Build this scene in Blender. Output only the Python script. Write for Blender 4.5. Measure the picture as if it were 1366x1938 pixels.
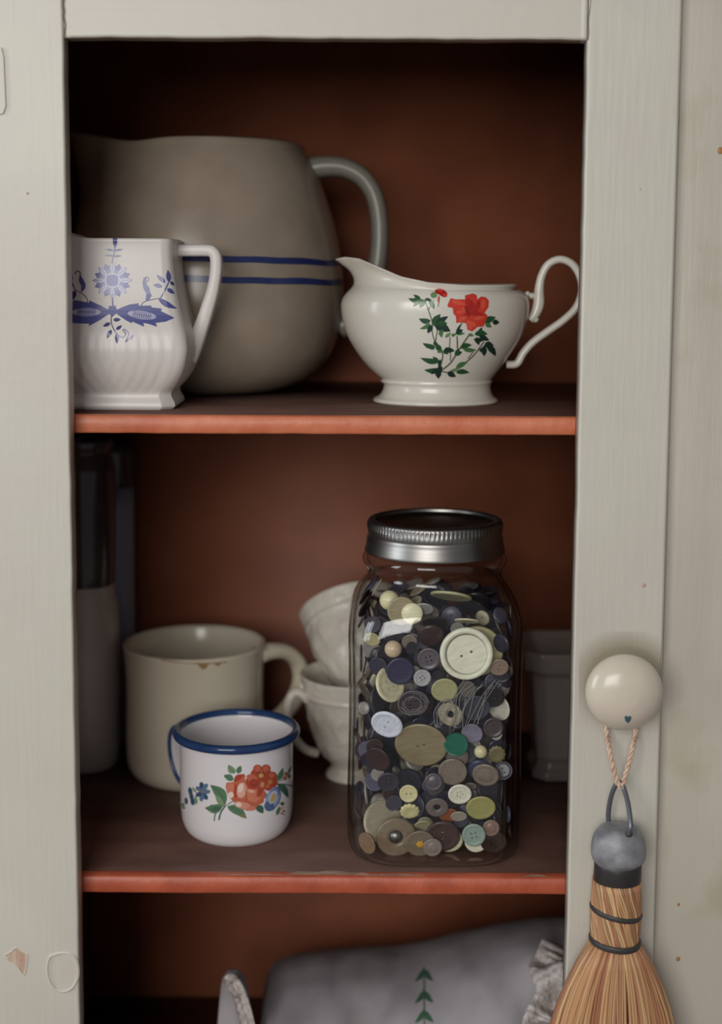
import bpy, bmesh, math, random
import numpy as np
from mathutils import Vector, Matrix, noise
from mathutils.bvhtree import BVHTree
from mathutils.geometry import delaunay_2d_cdt

for o in list(bpy.data.objects): bpy.data.objects.remove(o)
SC = bpy.context.scene
COL = SC.collection
random.seed(7)
pi = math.pi

# ------------------------------------------------------------------ camera
W, H = 1366.0, 1938.0
F = 2700.0
PPY = 838.0                      # the photograph is a crop: optical axis above its middle
TH = math.atan(0.1163)
ROLL = 0.0049
CAMZ = 1.55
CAM = Vector((0, -0.8818, CAMZ))
_F = Vector((0, math.cos(TH), -math.sin(TH)))
_U0 = Vector((0, math.sin(TH), math.cos(TH)))
_R0 = Vector((1, 0, 0))
_R = _R0 * math.cos(ROLL) + _U0 * math.sin(ROLL)
_U = _U0 * math.cos(ROLL) - _R0 * math.sin(ROLL)
cd = bpy.data.cameras.new('camera'); cam = bpy.data.objects.new('camera', cd); COL.objects.link(cam)
cd.sensor_fit = 'HORIZONTAL'; cd.sensor_width = 36.0; cd.lens = 36.0 * F / W
cd.shift_y = -(H / 2 - PPY) / W
cd.clip_start = 0.01
m = Matrix((_R, _U, -_F)).transposed().to_4x4(); m.translation = CAM
cam.matrix_world = m
cd.dof.use_dof = True; cd.dof.focus_distance = 0.90; cd.dof.aperture_fstop = 5.0
SC.camera = cam

# ------------------------------------------------------------------ light
wd = bpy.data.worlds.new('world'); SC.world = wd; wd.use_nodes = True
wd.node_tree.nodes['Background'].inputs[0].default_value = (0.94, 0.95, 1.0, 1)
wd.node_tree.nodes['Background'].inputs[1].default_value = 0.19

def area(name, loc, tgt, sx, sy, power, color):
    l = bpy.data.lights.new(name, 'AREA'); l.shape = 'RECTANGLE'; l.size = sx; l.size_y = sy
    l.energy = power; l.color = color
    o = bpy.data.objects.new(name, l); COL.objects.link(o); o.location = loc
    o.rotation_euler = (Vector(tgt) - Vector(loc)).to_track_quat('-Z', 'Y').to_euler()
    return o
area('window_light', (-0.70, -2.6, 1.97), (0, 0, 1.35), 1.4, 1.1, 39, (0.99, 0.975, 0.955))
area('side_window_light', (-1.9, -0.75, 1.75), (0, 0, 1.35), 0.5, 1.0, 13, (0.85, 0.93, 1.0))

SC.view_settings.view_transform = 'Standard'
SC.view_settings.look = 'None'
SC.view_settings.gamma = 1.0
SC.view_settings.use_curve_mapping = False
SC.view_settings.exposure = 0.0

# ------------------------------------------------------------------ helpers
def lin(c):
    c = c / 255.0
    return c / 12.92 if c <= 0.04045 else ((c + 0.055) / 1.055) ** 2.4
def C(r, g, b): return (lin(r), lin(g), lin(b), 1.0)

def ray(px, py):
    d = _F * F + _R * (px - W / 2) - _U * (py - PPY)
    return d.normalized()
def P(px, py, Y):
    d = ray(px, py)
    return CAM + d * ((Y - CAM.y) / d.y)
def PXM(Y):                       # pixels per metre near depth Y
    return F / (Y - CAM.y)

def base_mat(name, color, rough=0.5, **kw):
    m = bpy.data.materials.new(name); m.use_nodes = True
    b = m.node_tree.nodes['Principled BSDF']
    b.inputs['Base Color'].default_value = color
    b.inputs['Roughness'].default_value = rough
    for k, v in kw.items():
        b.inputs[k.replace('_', ' ')].default_value = v
    return m
def N(m, t, **kw):
    n = m.node_tree.nodes.new(t)
    for k, v in kw.items(): setattr(n, k, v)
    return n
def L(m, a, b): m.node_tree.links.new(a, b)

def noise_mat(name, c1, c2, scale=(5, 5, 5), nscale=8.0, detail=6, rough=0.5, bump=0.0, bscale=None, lo=0.35, hi=0.65, bdist=0.001, **kw):
    m = base_mat(name, c1, rough, **kw)
    b = m.node_tree.nodes['Principled BSDF']
    tc = N(m, 'ShaderNodeTexCoord'); mp = N(m, 'ShaderNodeMapping'); mp.inputs['Scale'].default_value = scale
    L(m, tc.outputs['Object'], mp.inputs[0])
    nz = N(m, 'ShaderNodeTexNoise'); nz.inputs['Scale'].default_value = nscale; nz.inputs['Detail'].default_value = detail
    L(m, mp.outputs[0], nz.inputs['Vector'])
    cr = N(m, 'ShaderNodeValToRGB'); cr.color_ramp.elements[0].position = lo; cr.color_ramp.elements[1].position = hi
    cr.color_ramp.elements[0].color = c1; cr.color_ramp.elements[1].color = c2
    L(m, nz.outputs['Fac'], cr.inputs[0]); L(m, cr.outputs[0], b.inputs['Base Color'])
    if bump:
        n2 = N(m, 'ShaderNodeTexNoise'); n2.inputs['Scale'].default_value = bscale or nscale * 3; n2.inputs['Detail'].default_value = 5
        L(m, mp.outputs[0], n2.inputs['Vector'])
        bp = N(m, 'ShaderNodeBump'); bp.inputs['Strength'].default_value = bump; bp.inputs['Distance'].default_value = bdist
        L(m, n2.outputs['Fac'], bp.inputs['Height']); L(m, bp.outputs[0], b.inputs['Normal'])
    return m

# ---- painted door wood: broad patches + vertical brush streaks + specks
def paint_mat(name, ca, cb, cstain, streak=(22, 22, 1.6), stain_lo=0.62):
    m = noise_mat(name, ca, cb, (1, 1, 1), 9.0, 5, 0.42, lo=0.3, hi=0.7)
    b = m.node_tree.nodes['Principled BSDF']
    cr = [n for n in m.node_tree.nodes if n.type == 'VALTORGB'][0]
    tc = [n for n in m.node_tree.nodes if n.type == 'TEX_COORD'][0]
    n3 = N(m, 'ShaderNodeTexNoise'); n3.inputs['Scale'].default_value = 16; n3.inputs['Detail'].default_value = 8
    L(m, tc.outputs['Object'], n3.inputs['Vector'])
    r3 = N(m, 'ShaderNodeValToRGB'); r3.color_ramp.elements[0].position = stain_lo; r3.color_ramp.elements[1].position = stain_lo + 0.2
    L(m, n3.outputs['Fac'], r3.inputs[0])
    mx = N(m, 'ShaderNodeMix', data_type='RGBA'); mx.inputs['B'].default_value = cstain
    L(m, r3.outputs[0], mx.inputs['Factor']); L(m, cr.outputs[0], mx.inputs['A']); 
    # tiny specks
    n5 = N(m, 'ShaderNodeTexNoise'); n5.inputs['Scale'].default_value = 130; n5.inputs['Detail'].default_value = 2
    L(m, tc.outputs['Object'], n5.inputs['Vector'])
    r5 = N(m, 'ShaderNodeValToRGB'); r5.color_ramp.elements[0].position = 0.79; r5.color_ramp.elements[1].position = 0.83
    L(m, n5.outputs['Fac'], r5.inputs[0])
    mx2 = N(m, 'ShaderNodeMix', data_type='RGBA'); mx2.inputs['B'].default_value = C(150, 120, 100)
    L(m, r5.outputs[0], mx2.inputs['Factor']); L(m, mx.outputs['Result'], mx2.inputs['A'])
    L(m, mx2.outputs['Result'], b.inputs['Base Color'])
    mp = N(m, 'ShaderNodeMapping'); mp.inputs['Scale'].default_value = streak
    L(m, tc.outputs['Object'], mp.inputs[0])
    n4 = N(m, 'ShaderNodeTexNoise'); n4.inputs['Scale'].default_value = 14; n4.inputs['Detail'].default_value = 6
    L(m, mp.outputs[0], n4.inputs['Vector'])
    bp = N(m, 'ShaderNodeBump'); bp.inputs['Strength'].default_value = 0.35; bp.inputs['Distance'].default_value = 0.0006
    L(m, n4.outputs['Fac'], bp.inputs['Height'])
    n6 = N(m, 'ShaderNodeTexNoise'); n6.inputs['Scale'].default_value = 60; n6.inputs['Detail'].default_value = 3
    L(m, tc.outputs['Object'], n6.inputs['Vector'])
    bp2 = N(m, 'ShaderNodeBump'); bp2.inputs['Strength'].default_value = 0.25; bp2.inputs['Distance'].default_value = 0.0008
    L(m, n6.outputs['Fac'], bp2.inputs['Height']); L(m, bp.outputs[0], bp2.inputs['Normal']); L(m, bp2.outputs[0], b.inputs['Normal'])
    return m

M = {}
M['paint'] = paint_mat('cream_paint', C(208, 203, 187), C(200, 192, 180), C(196, 186, 160), stain_lo=0.68)
M['paint_side'] = paint_mat('aged_cream_paint', C(206, 199, 182), C(196, 187, 172), C(186, 176, 148), stain_lo=0.58)
M['paint_rail'] = paint_mat('cream_paint_rail', C(208, 202, 187), C(201, 193, 180), C(196, 186, 160), streak=(1.6, 22, 22), stain_lo=0.68)
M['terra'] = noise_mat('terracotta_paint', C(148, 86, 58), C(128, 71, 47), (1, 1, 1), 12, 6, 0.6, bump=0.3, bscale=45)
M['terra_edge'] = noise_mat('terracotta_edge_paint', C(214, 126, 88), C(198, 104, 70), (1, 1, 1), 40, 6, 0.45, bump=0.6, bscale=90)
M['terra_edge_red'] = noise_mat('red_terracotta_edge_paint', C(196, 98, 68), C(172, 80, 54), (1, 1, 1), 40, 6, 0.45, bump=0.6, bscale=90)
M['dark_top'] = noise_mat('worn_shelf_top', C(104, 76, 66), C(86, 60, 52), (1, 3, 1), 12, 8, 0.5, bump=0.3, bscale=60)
M['worn'] = noise_mat('worn_bare_patch', C(206, 170, 146), C(160, 124, 104), (1, 3, 1), 90, 6, 0.6)
M['wood_raw'] = noise_mat('bare_wood', C(204, 184, 160), C(188, 150, 132), (60, 60, 4), 6, 4, 0.7)
M['stoneware'] = noise_mat('grey_stoneware_glaze', C(158, 144, 126), C(146, 132, 116), (1, 1, 1), 25, 5, 0.22, bump=0.1, bscale=30)
M['stoneware_handle'] = noise_mat('green_grey_glaze', C(128, 124, 112), C(116, 113, 104), (1, 1, 1), 25, 5, 0.3)
M['blueband'] = noise_mat('cobalt_band', C(34, 44, 92), C(44, 56, 104), (1, 1, 1), 60, 3, 0.25)
M['white_china'] = base_mat('white_china', C(226, 219, 213), 0.36)
M['cream_china'] = noise_mat('cream_china', C(222, 217, 204), C(216, 210, 196), (1, 1, 1), 15, 3, 0.2)
M['mug_cream'] = noise_mat('old_cream_glaze', C(208, 198, 176), C(198, 187, 166), (1, 1, 1), 18, 5, 0.2)
M['rust'] = base_mat('rust_stain', C(176, 128, 74), 0.4)
M['teacup'] = noise_mat('embossed_white_glass', C(220, 213, 198), C(208, 200, 186), (1, 1, 1), 30, 4, 0.3, bump=0.9, bscale=75, bdist=0.003)
M['enamel'] = base_mat('white_enamel', C(232, 228, 228), 0.12)
M['enamel_blue'] = noise_mat('blue_enamel', C(34, 60, 102), C(42, 72, 116), (1, 1, 1), 40, 3, 0.15)
M['band_metal'] = noise_mat('zinc_lid', C(152, 149, 144), C(128, 126, 122), (1, 1, 12), 10, 4, 0.38, Metallic=1.0)
M['lid_dark'] = noise_mat('lid_disc', C(90, 84, 76), C(70, 66, 58), (1, 1, 1), 60, 4, 0.3, Metallic=0.9)
M['bottle_dark'] = noise_mat('dark_glaze', C(58, 52, 50), C(80, 72, 68), (2, 2, 1), 20, 4, 0.12)
M['bottle_pale'] = noise_mat('pale_glaze', C(200, 190, 178), C(180, 172, 162), (1, 1, 1), 16, 5, 0.3)
M['bottle_blue'] = noise_mat('blue_grey_glaze', C(158, 160, 176), C(138, 140, 156), (1, 1, 1), 16, 5, 0.3)
M['zinc'] = noise_mat('old_zinc', C(158, 158, 160), C(122, 122, 126), (1, 1, 1), 90, 6, 0.5, bump=0.4, bscale=160, Metallic=0.15)
M['wire'] = base_mat('grey_wire', C(120, 122, 128), 0.4, Metallic=0.6)
M['tape'] = base_mat('black_tape', C(52, 46, 46), 0.45)
M['wrapwire'] = base_mat('black_wire_wrap', C(66, 62, 62), 0.5)
M['hole'] = base_mat('dark_hole', C(16, 14, 14), 0.9)
M['twine'] = noise_mat('twine', C(222, 196, 170), C(202, 164, 138), (1, 1, 1), 300, 3, 0.85)
M['knob'] = noise_mat('knob_glaze', C(216, 204, 184), C(206, 192, 176), (1, 1, 1), 26, 4, 0.22)
M['chip'] = base_mat('grey_chip', C(84, 108, 112), 0.6)
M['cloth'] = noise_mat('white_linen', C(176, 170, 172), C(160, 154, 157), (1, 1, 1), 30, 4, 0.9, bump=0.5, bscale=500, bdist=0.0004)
M['lace'] = noise_mat('lace_edging', C(216, 206, 200), C(180, 170, 164), (1, 1, 1), 260, 3, 0.9, bump=1.0, bscale=260, bdist=0.002)
M['wallp'] = noise_mat('plaster', C(176, 172, 160), C(168, 164, 152), (1, 1, 1), 3, 4, 0.9)
M['floorw'] = noise_mat('floor_boards', C(120, 90, 66), C(96, 70, 50), (12, 1, 1), 4, 6, 0.5)

# straw: colour varies strand to strand through a colour attribute
def attr_mat(name, rough=0.5, alpha=False, gain=None):
    m = base_mat(name, (1, 1, 1, 1), rough)
    b = m.node_tree.nodes['Principled BSDF']
    a = N(m, 'ShaderNodeVertexColor'); a.layer_name = 'Col'
    L(m, a.outputs['Color'], b.inputs['Base Color'])
    if alpha: L(m, a.outputs['Alpha'], b.inputs['Alpha'])
    return m
M['straw'] = attr_mat('straw', 0.55)
M['print'] = attr_mat('glazed_print', 0.2, True)
M['stitch'] = attr_mat('embroidery_thread', 0.9, True)
M['loose'] = attr_mat('button_mass', 0.35)

def glass_mat(name, tint, edge, rough=0.02, bump=0.0, ior=1.5):
    m = bpy.data.materials.new(name); m.use_nodes = True
    nt = m.node_tree; nt.nodes.clear()
    out = N(m, 'ShaderNodeOutputMaterial')
    lw = N(m, 'ShaderNodeLayerWeight'); lw.inputs['Blend'].default_value = 0.5
    cr = N(m, 'ShaderNodeValToRGB'); e = cr.color_ramp.elements
    e[0].position = 0.0; e[0].color = tint; e[1].position = 1.0; e[1].color = edge
    k = e.new(0.72); k.color = tint
    L(m, lw.outputs['Facing'], cr.inputs[0])
    tr = N(m, 'ShaderNodeBsdfTransparent'); L(m, cr.outputs[0], tr.inputs[0])
    gl = N(m, 'ShaderNodeBsdfGlossy'); gl.inputs['Roughness'].default_value = rough
    # Schlick reflectance, the same from either side of the thin wall
    pw = N(m, 'ShaderNodeMath', operation='POWER'); pw.inputs[1].default_value = 5.0; L(m, lw.outputs['Facing'], pw.inputs[0])
    fr = N(m, 'ShaderNodeMath', operation='MULTIPLY_ADD'); fr.inputs[1].default_value = 0.96; fr.inputs[2].default_value = 0.04; L(m, pw.outputs[0], fr.inputs[0])
    mx = N(m, 'ShaderNodeMixShader')
    L(m, fr.outputs[0], mx.inputs[0]); L(m, tr.outputs[0], mx.inputs[1]); L(m, gl.outputs[0], mx.inputs[2])
    L(m, mx.outputs[0], out.inputs[0])
    if bump:
        tc = N(m, 'ShaderNodeTexCoord'); nz = N(m, 'ShaderNodeTexNoise'); nz.inputs['Scale'].default_value = 28
        L(m, tc.outputs['Object'], nz.inputs['Vector'])
        bp = N(m, 'ShaderNodeBump'); bp.inputs['Strength'].default_value = bump; bp.inputs['Distance'].default_value = 0.003
        L(m, nz.outputs['Fac'], bp.inputs['Height']); L(m, bp.outputs[0], gl.inputs['Normal'])
    return m
M['glass'] = glass_mat('jar_glass', (0.955, 0.96, 0.955, 1), (0.22, 0.23, 0.22, 1), 0.02, 0.35)
M['dish_glass'] = base_mat('smoky_plastic', C(150, 140, 132), 0.22, Alpha=0.42)

# ---- mesh builders, everything in world coordinates; obj() makes it local to the root
def mesh_from(verts, faces, smooth=True, cols=None):
    me = bpy.data.meshes.new('m'); me.from_pydata([tuple(v) for v in verts], [], faces)
    if smooth:
        me.polygons.foreach_set('use_smooth', [True] * len(me.polygons))
    if cols is not None:
        a = me.color_attributes.new('Col', 'FLOAT_COLOR', 'POINT')
        a.data.foreach_set('color', np.asarray(cols, dtype=np.float32).ravel())
    me.update()
    return me

class MB:
    def __init__(s): s.v = []; s.f = []; s.c = []
    def add(s, vf, col=None):
        v, f = vf; n = len(s.v)
        s.v += [tuple(p) for p in v]; s.f += [tuple(i + n for i in q) for q in f]
        if col is not None: s.c += [col] * len(v)
        return s
    def mesh(s, smooth=True): return mesh_from(s.v, s.f, smooth, s.c if s.c else None)

def thing(name, label, cat, loc, group=None):
    o = bpy.data.objects.new(name, None); COL.objects.link(o); o.location = loc; o.empty_display_size = 0.02
    o['label'] = label; o['category'] = cat
    if group: o['group'] = group
    return o
def root_of(o):
    while o.parent: o = o.parent
    return o
def obj(name, me, mat, parent=None, label=None, bevel=None, solid=None, sub=0, autosm=False):
    """me: mesh or MB or (verts, faces) in world coordinates"""
    if isinstance(me, MB): me = me.mesh()
    elif isinstance(me, tuple): me = mesh_from(*me)
    me.name = name
    if parent is not None:
        me.transform(Matrix.Translation(-root_of(parent).location))
    else:
        # put the origin at the base of the mesh
        n = len(me.vertices); a = np.empty(n * 3); me.vertices.foreach_get('co', a); a = a.reshape(-1, 3)
        b = Vector(((a[:, 0].min() + a[:, 0].max()) / 2, (a[:, 1].min() + a[:, 1].max()) / 2, a[:, 2].min()))
        me.transform(Matrix.Translation(-b))
    o = bpy.data.objects.new(name, me); COL.objects.link(o)
    if parent is not None: o.parent = parent
    else: o.location = b
    if mat is not None: me.materials.append(mat)
    if label: o['label'] = label
    if bevel:
        md = o.modifiers.new('bevel', 'BEVEL'); md.width = bevel; md.segments = 3; md.limit_method = 'ANGLE'
    if solid:
        md = o.modifiers.new('solid', 'SOLIDIFY'); md.thickness = solid; md.offset = 0
    if sub:
        md = o.modifiers.new('sub', 'SUBSURF'); md.levels = sub; md.render_levels = sub
    return o
def tag(o, label, cat, group=None, kind=None):
    o['label'] = label; o['category'] = cat
    if group: o['group'] = group
    if kind: o['kind'] = kind
    return o

def box(x0, x1, y0, y1, z0, z1):
    v = [(x, y, z) for x in (x0, x1) for y in (y0, y1) for z in (z0, z1)]
    f = [(0, 1, 3, 2), (4, 6, 7, 5), (0, 4, 5, 1), (2, 3, 7, 6), (0, 2, 6, 4), (1, 5, 7, 3)]
    return v, f

def lathe(prof, cx, cy, z0, segs=96, fn=None, cap0=True, cap1=False):
    """prof [(r,z)], fn(theta,i,r,z)->(x,y,z) offset from centre"""
    v = []; f = []; n = len(prof)
    for i, (r, z) in enumerate(prof):
        for k in range(segs):
            t = 2 * pi * k / segs
            if fn: x, y, zz = fn(t, i, r, z)
            else: x, y, zz = r * math.cos(t), r * math.sin(t), z
            v.append((cx + x, cy + y, z0 + zz))
    for i in range(n - 1):
        for k in range(segs):
            a = i * segs + k; b = i * segs + (k + 1) % segs
            f.append((a, b, b + segs, a + segs))
    if cap0: f.append(tuple(range(segs))[::-1])
    if cap1: f.append(tuple((n - 1) * segs + k for k in range(segs)))
    return v, f

def smooth_prof(pts, n=6):
    """Catmull-Rom through points of any dimension"""
    pts = [np.array(p, float) for p in pts]
    q = [2 * pts[0] - pts[1]] + pts + [2 * pts[-1] - pts[-2]]
    out = []
    for i in range(1, len(q) - 2):
        for k in range(n):
            t = k / n
            out.append(0.5 * ((2 * q[i]) + (-q[i - 1] + q[i + 1]) * t + (2 * q[i - 1] - 5 * q[i] + 4 * q[i + 1] - q[i + 2]) * t * t + (-q[i - 1] + 3 * q[i] - 3 * q[i + 1] + q[i + 2]) * t ** 3))
    out.append(pts[-1])
    return out

def sweep(path, rad, segs=10, closed=False, wide=None, power=2.0, ref=None, cap=True):
    """path: points; rad(t)->radius (in plane); wide(t)->radius across; power: superellipse"""
    P_ = [Vector(p) for p in path]; n = len(P_)
    if ref is None: ref = Vector((0, 1, 0))
    ref = Vector(ref)
    v = []; f = []
    nrm = None
    for i in range(n):
        a = P_[i - 1] if (i > 0 or closed) else P_[i]
        b = P_[(i + 1) % n] if (i < n - 1 or closed) else P_[i]
        T = (b - a).normalized()
        if nrm is None:
            nrm = (ref - T * ref.dot(T)).normalized()
        else:
            nrm = (nrm - T * nrm.dot(T)).normalized()
        B = T.cross(nrm)
        t = i / max(1, n - 1)
        r = rad(t) if callable(rad) else rad
        w = (wide(t) if callable(wide) else wide) if wide is not None else r
        for k in range(segs):
            th = 2 * pi * k / segs
            c, s = math.cos(th), math.sin(th)
            c = math.copysign(abs(c) ** (2 / power), c); s = math.copysign(abs(s) ** (2 / power), s)
            v.append(P_[i] + nrm * (w * c) + B * (r * s))
    m = n if closed else n - 1
    for i in range(m):
        for k in range(segs):
            a = i * segs + k; b = i * segs + (k + 1) % segs
            c = ((i + 1) % n) * segs + (k + 1) % segs; d = ((i + 1) % n) * segs + k
            f.append((a, b, c, d))
    if cap and not closed:
        f.append(tuple(range(segs))[::-1]); f.append(tuple((n - 1) * segs + k for k in range(segs)))
    return v, f

def sphere(c, r, u=16, w=10, sc=(1, 1, 1)):
    v = [(c[0], c[1], c[2] - r * sc[2])]; f = []
    for i in range(1, w):
        p = -pi / 2 + pi * i / w
        for k in range(u):
            t = 2 * pi * k / u
            v.append((c[0] + r * sc[0] * math.cos(p) * math.cos(t), c[1] + r * sc[1] * math.cos(p) * math.sin(t), c[2] + r * sc[2] * math.sin(p)))
    v.append((c[0], c[1], c[2] + r * sc[2])); e = len(v) - 1
    for k in range(u):
        f.append((0, 1 + (k + 1) % u, 1 + k)); f.append((e, 1 + (w - 2) * u + k, 1 + (w - 2) * u + (k + 1) % u))
        for i in range(w - 2):
            a = 1 + i * u + k; b = 1 + i * u + (k + 1) % u
            f.append((a, b, b + u, a + u))
    return v, f

def bvh(vf_list):
    V = []; Fc = []
    for v, f in vf_list:
        n = len(V); V += [Vector(p) for p in v]; Fc += [tuple(i + n for i in q) for q in f]
    return BVHTree.FromPolygons(V, Fc)

# ---- numpy canvas for the transfer prints; drawn in crop units, laid on the real surface
class Canvas:
    def __init__(s, crop, box_, unit, step=0.9):
        s.ox, s.oy = crop; s.k = unit
        x0, y0, x1, y1 = box_
        s.nx = int((x1 - x0) / step) + 1; s.ny = int((y1 - y0) / step) + 1
        xs = x0 + np.arange(s.nx) * step; ys = y0 + np.arange(s.ny) * step
        s.PX, s.PY = np.meshgrid(xs, ys)
        s.X = (s.PX - s.ox) / unit; s.Y = (s.PY - s.oy) / unit
        s.rgb = np.ones((s.ny, s.nx, 3)) * 0.7; s.a = np.zeros((s.ny, s.nx))
        s.soft = 1.0 / unit * 0.75
    def put(s, cov, col):
        c = np.array(col[:3])
        cov = np.clip(cov, 0, 1)
        first = (s.a < 0.02)[..., None]
        na = s.a + cov * (1 - s.a)
        w = np.where(na > 1e-4, cov / np.maximum(na, 1e-4), 0)[..., None]
        s.rgb = s.rgb * (1 - w) + c * w
        s.rgb = np.where(first & (cov[..., None] > 0), c, s.rgb)
        s.a = na
    def poly(s, pts, col, op=1.0):
        p = np.array(pts, float); X, Y = s.X, s.Y
        ins = np.zeros(X.shape, bool); d = np.full(X.shape, 1e9)
        n = len(p)
        for i in range(n):
            ax, ay = p[i]; bx, by = p[(i + 1) % n]
            cond = ((ay > Y) != (by > Y))
            with np.errstate(divide='ignore', invalid='ignore'):
                xi = (bx - ax) * (Y - ay) / (by - ay if by != ay else 1e-9) + ax
            ins ^= (cond & (X < xi))
            ex, ey = bx - ax, by - ay; l = ex * ex + ey * ey + 1e-9
            t = np.clip(((X - ax) * ex + (Y - ay) * ey) / l, 0, 1)
            d = np.minimum(d, np.hypot(X - ax - t * ex, Y - ay - t * ey))
        sd = np.where(ins, d, -d)
        s.put(op * np.clip(0.5 + sd / s.soft, 0, 1), col)
    def stroke(s, pts, w, col, op=1.0):
        pts = smooth_prof(pts, 5) if len(pts) > 2 else pts
        d = np.full(s.X.shape, 1e9)
        for i in range(len(pts) - 1):
            ax, ay = pts[i]; bx, by = pts[i + 1]
            ex, ey = bx - ax, by - ay; l = ex * ex + ey * ey + 1e-9
            t = np.clip(((s.X - ax) * ex + (s.Y - ay) * ey) / l, 0, 1)
            d = np.minimum(d, np.hypot(s.X - ax - t * ex, s.Y - ay - t * ey))
        s.put(op * np.clip(0.5 + (w / 2 - d) / s.soft, 0, 1), col)
    def ell(s, cx, cy, rx, ry, col, rot=0, op=1.0):
        a = math.radians(rot); c, q = math.cos(a), math.sin(a)
        x = (s.X - cx) * c + (s.Y - cy) * q; y = -(s.X - cx) * q + (s.Y - cy) * c
        r = np.sqrt((x / rx) ** 2 + (y / ry) ** 2)
        s.put(op * np.clip(0.5 + (1 - r) * min(rx, ry) / s.soft, 0, 1), col)
    def leaf(s, x0, y0, x1, y1, w, col, bend=0.0, vein=None, op=1.0):
        dx, dy = x1 - x0, y1 - y0; l = math.hypot(dx, dy); nx, ny = -dy / l, dx / l
        up = []; dn = []
        for i in range(9):
            t = i / 8; h = w / 2 * math.sin(pi * t ** 0.8) ** 0.9 if 0 < t < 1 else 0
            b = bend * l * math.sin(pi * t)
            up.append((x0 + dx * t + nx * (b + h), y0 + dy * t + ny * (b + h)))
            dn.append((x0 + dx * t + nx * (b - h), y0 + dy * t + ny * (b - h)))
        s.poly(up + dn[::-1][1:-1], col, op)
        if vein is not None:
            s.stroke([(x0 + dx * t + nx * bend * l * math.sin(pi * t), y0 + dy * t + ny * bend * l * math.sin(pi * t)) for t in (0.05, 0.5, 0.9)], w * 0.1, vein, 0.7)
    def patch(s, tree, parent, name, mat, label=None, off=0.00012):
        need = s.a > 0.01
        g = need.copy()
        for dy in (-1, 0, 1):
            for dx in (-1, 0, 1):
                g |= np.roll(np.roll(need, dy, 0), dx, 1)
        idx = -np.ones(g.shape, int); v = []; cols = []
        for j, i in zip(*np.nonzero(g)):
            d = ray(s.PX[j, i], s.PY[j, i])
            h, nrm, fi, dist = tree.ray_cast(CAM, d)
            if h is None: continue
            if nrm.dot(d) > 0: nrm = -nrm
            idx[j, i] = len(v); v.append(h + nrm * off)
            cols.append((*s.rgb[j, i], s.a[j, i]))
        f = []
        A = idx[:-1, :-1]; B = idx[:-1, 1:]; Cc = idx[1:, 1:]; D = idx[1:, :-1]
        ok = (A >= 0) & (B >= 0) & (Cc >= 0) & (D >= 0)
        for a, b, c, d in zip(A[ok], B[ok], Cc[ok], D[ok]):
            vs = (v[a], v[b], v[c], v[d])
            if max(p.y for p in vs) - min(p.y for p in vs) < 0.003: f.append((d, c, b, a))
        return obj(name, mesh_from(v, [tuple(int(q) for q in x) for x in f], True, cols), mat, parent, label)

# ------------------------------------------------------------------ key heights (metres)
Z1 = P(611, 788, 0).z           # shelf 1 top
Z2 = P(611, 1660, 0).z          # shelf 2 top
Z3 = CAMZ - 0.625               # bottom board
ZT = P(611, 80, -0.004).z       # underside of door's top rail
DEPTH = 0.30
DF = -0.018                     # door front face
DB = -0.004                     # door back face
XL, XR = P(120, 80, DF).x, P(1112, 80, DF).x
XLb, XRb = P(151, 1938, DF).x, P(1069, 1938, DF).x
XDR = P(1290, 60, DF).x         # right edge of door
XDL = XL - 0.062                # left edge of door

# ------------------------------------------------------------------ setting: room behind and below
def struct(name, me, mat, parent=None):
    o = obj(name, me, mat); o['kind'] = 'structure'; return o
struct('wall_back', box(-1.6, 1.6, 0.36, 0.42, 0, 2.6), M['wallp'])
struct('floor', box(-1.6, 1.6, -2.6, 0.36, -0.05, 0), M['floorw'])

# ------------------------------------------------------------------ cabinet
cab = thing('cabinet', 'old cream painted cupboard with terracotta interior and two visible shelves', 'cabinet', (0, 0.15, 0))
IL, IR = -0.232, 0.20
obj('back_panel', box(IL - 0.02, IR + 0.02, DEPTH, DEPTH + 0.012, 0.05, 2.0), M['terra'], cab, 'terracotta painted back panel')
obj('side_panel', box(IL - 0.02, IL, 0.0, DEPTH, 0.0, 2.0), M['terra'], cab)
obj('side_panel', box(IR, IR + 0.02, 0.0, DEPTH, 0.0, 2.0), M['terra'], cab)
obj('top_panel', box(IL - 0.03, IR + 0.03, -0.003, DEPTH + 0.012, 2.0, 2.02), M['paint_side'], cab)
def shelf(zt, th, seed, em='terra_edge'):
    """slightly wavy hand-cut board; the front edge strip is a sub-part with thicker paint"""
    v, f = [], []
    n = 120
    rnd = random.Random(seed)
    def wav(x, k): return 0.0006 * noise.noise(Vector((x * 14, seed, k))) + 0.0003 * noise.noise(Vector((x * 60, seed, k + 5)))
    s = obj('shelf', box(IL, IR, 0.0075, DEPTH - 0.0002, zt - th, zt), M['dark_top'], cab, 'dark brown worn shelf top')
    for i in range(n + 1):
        x = IL + (IR - IL) * i / n
        tl = zt + wav(x, 0) * 0.7; bl = zt - th + wav(x, 1)
        ring = [(x, 0.0078, zt - th), (x, 0.0012, bl), (x, 0.0004 + wav(x, 2), bl + 0.0012), (x, 0.0 + wav(x, 2), (tl + bl) / 2), (x, 0.0003 + wav(x, 3), tl - 0.001), (x, 0.0012, tl), (x, 0.0078, zt + 0.0001)]
        v += ring
    for i in range(n):
        for k in range(6):
            a = i * 7 + k; f.append((a, a + 7, a + 8, a + 1))
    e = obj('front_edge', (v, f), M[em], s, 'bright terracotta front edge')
    return s
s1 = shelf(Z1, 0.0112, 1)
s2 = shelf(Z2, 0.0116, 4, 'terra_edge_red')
obj('bottom_board', box(IL, IR, 0.002, DEPTH, Z3 - 0.015, Z3), M['dark_top'], cab)
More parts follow.
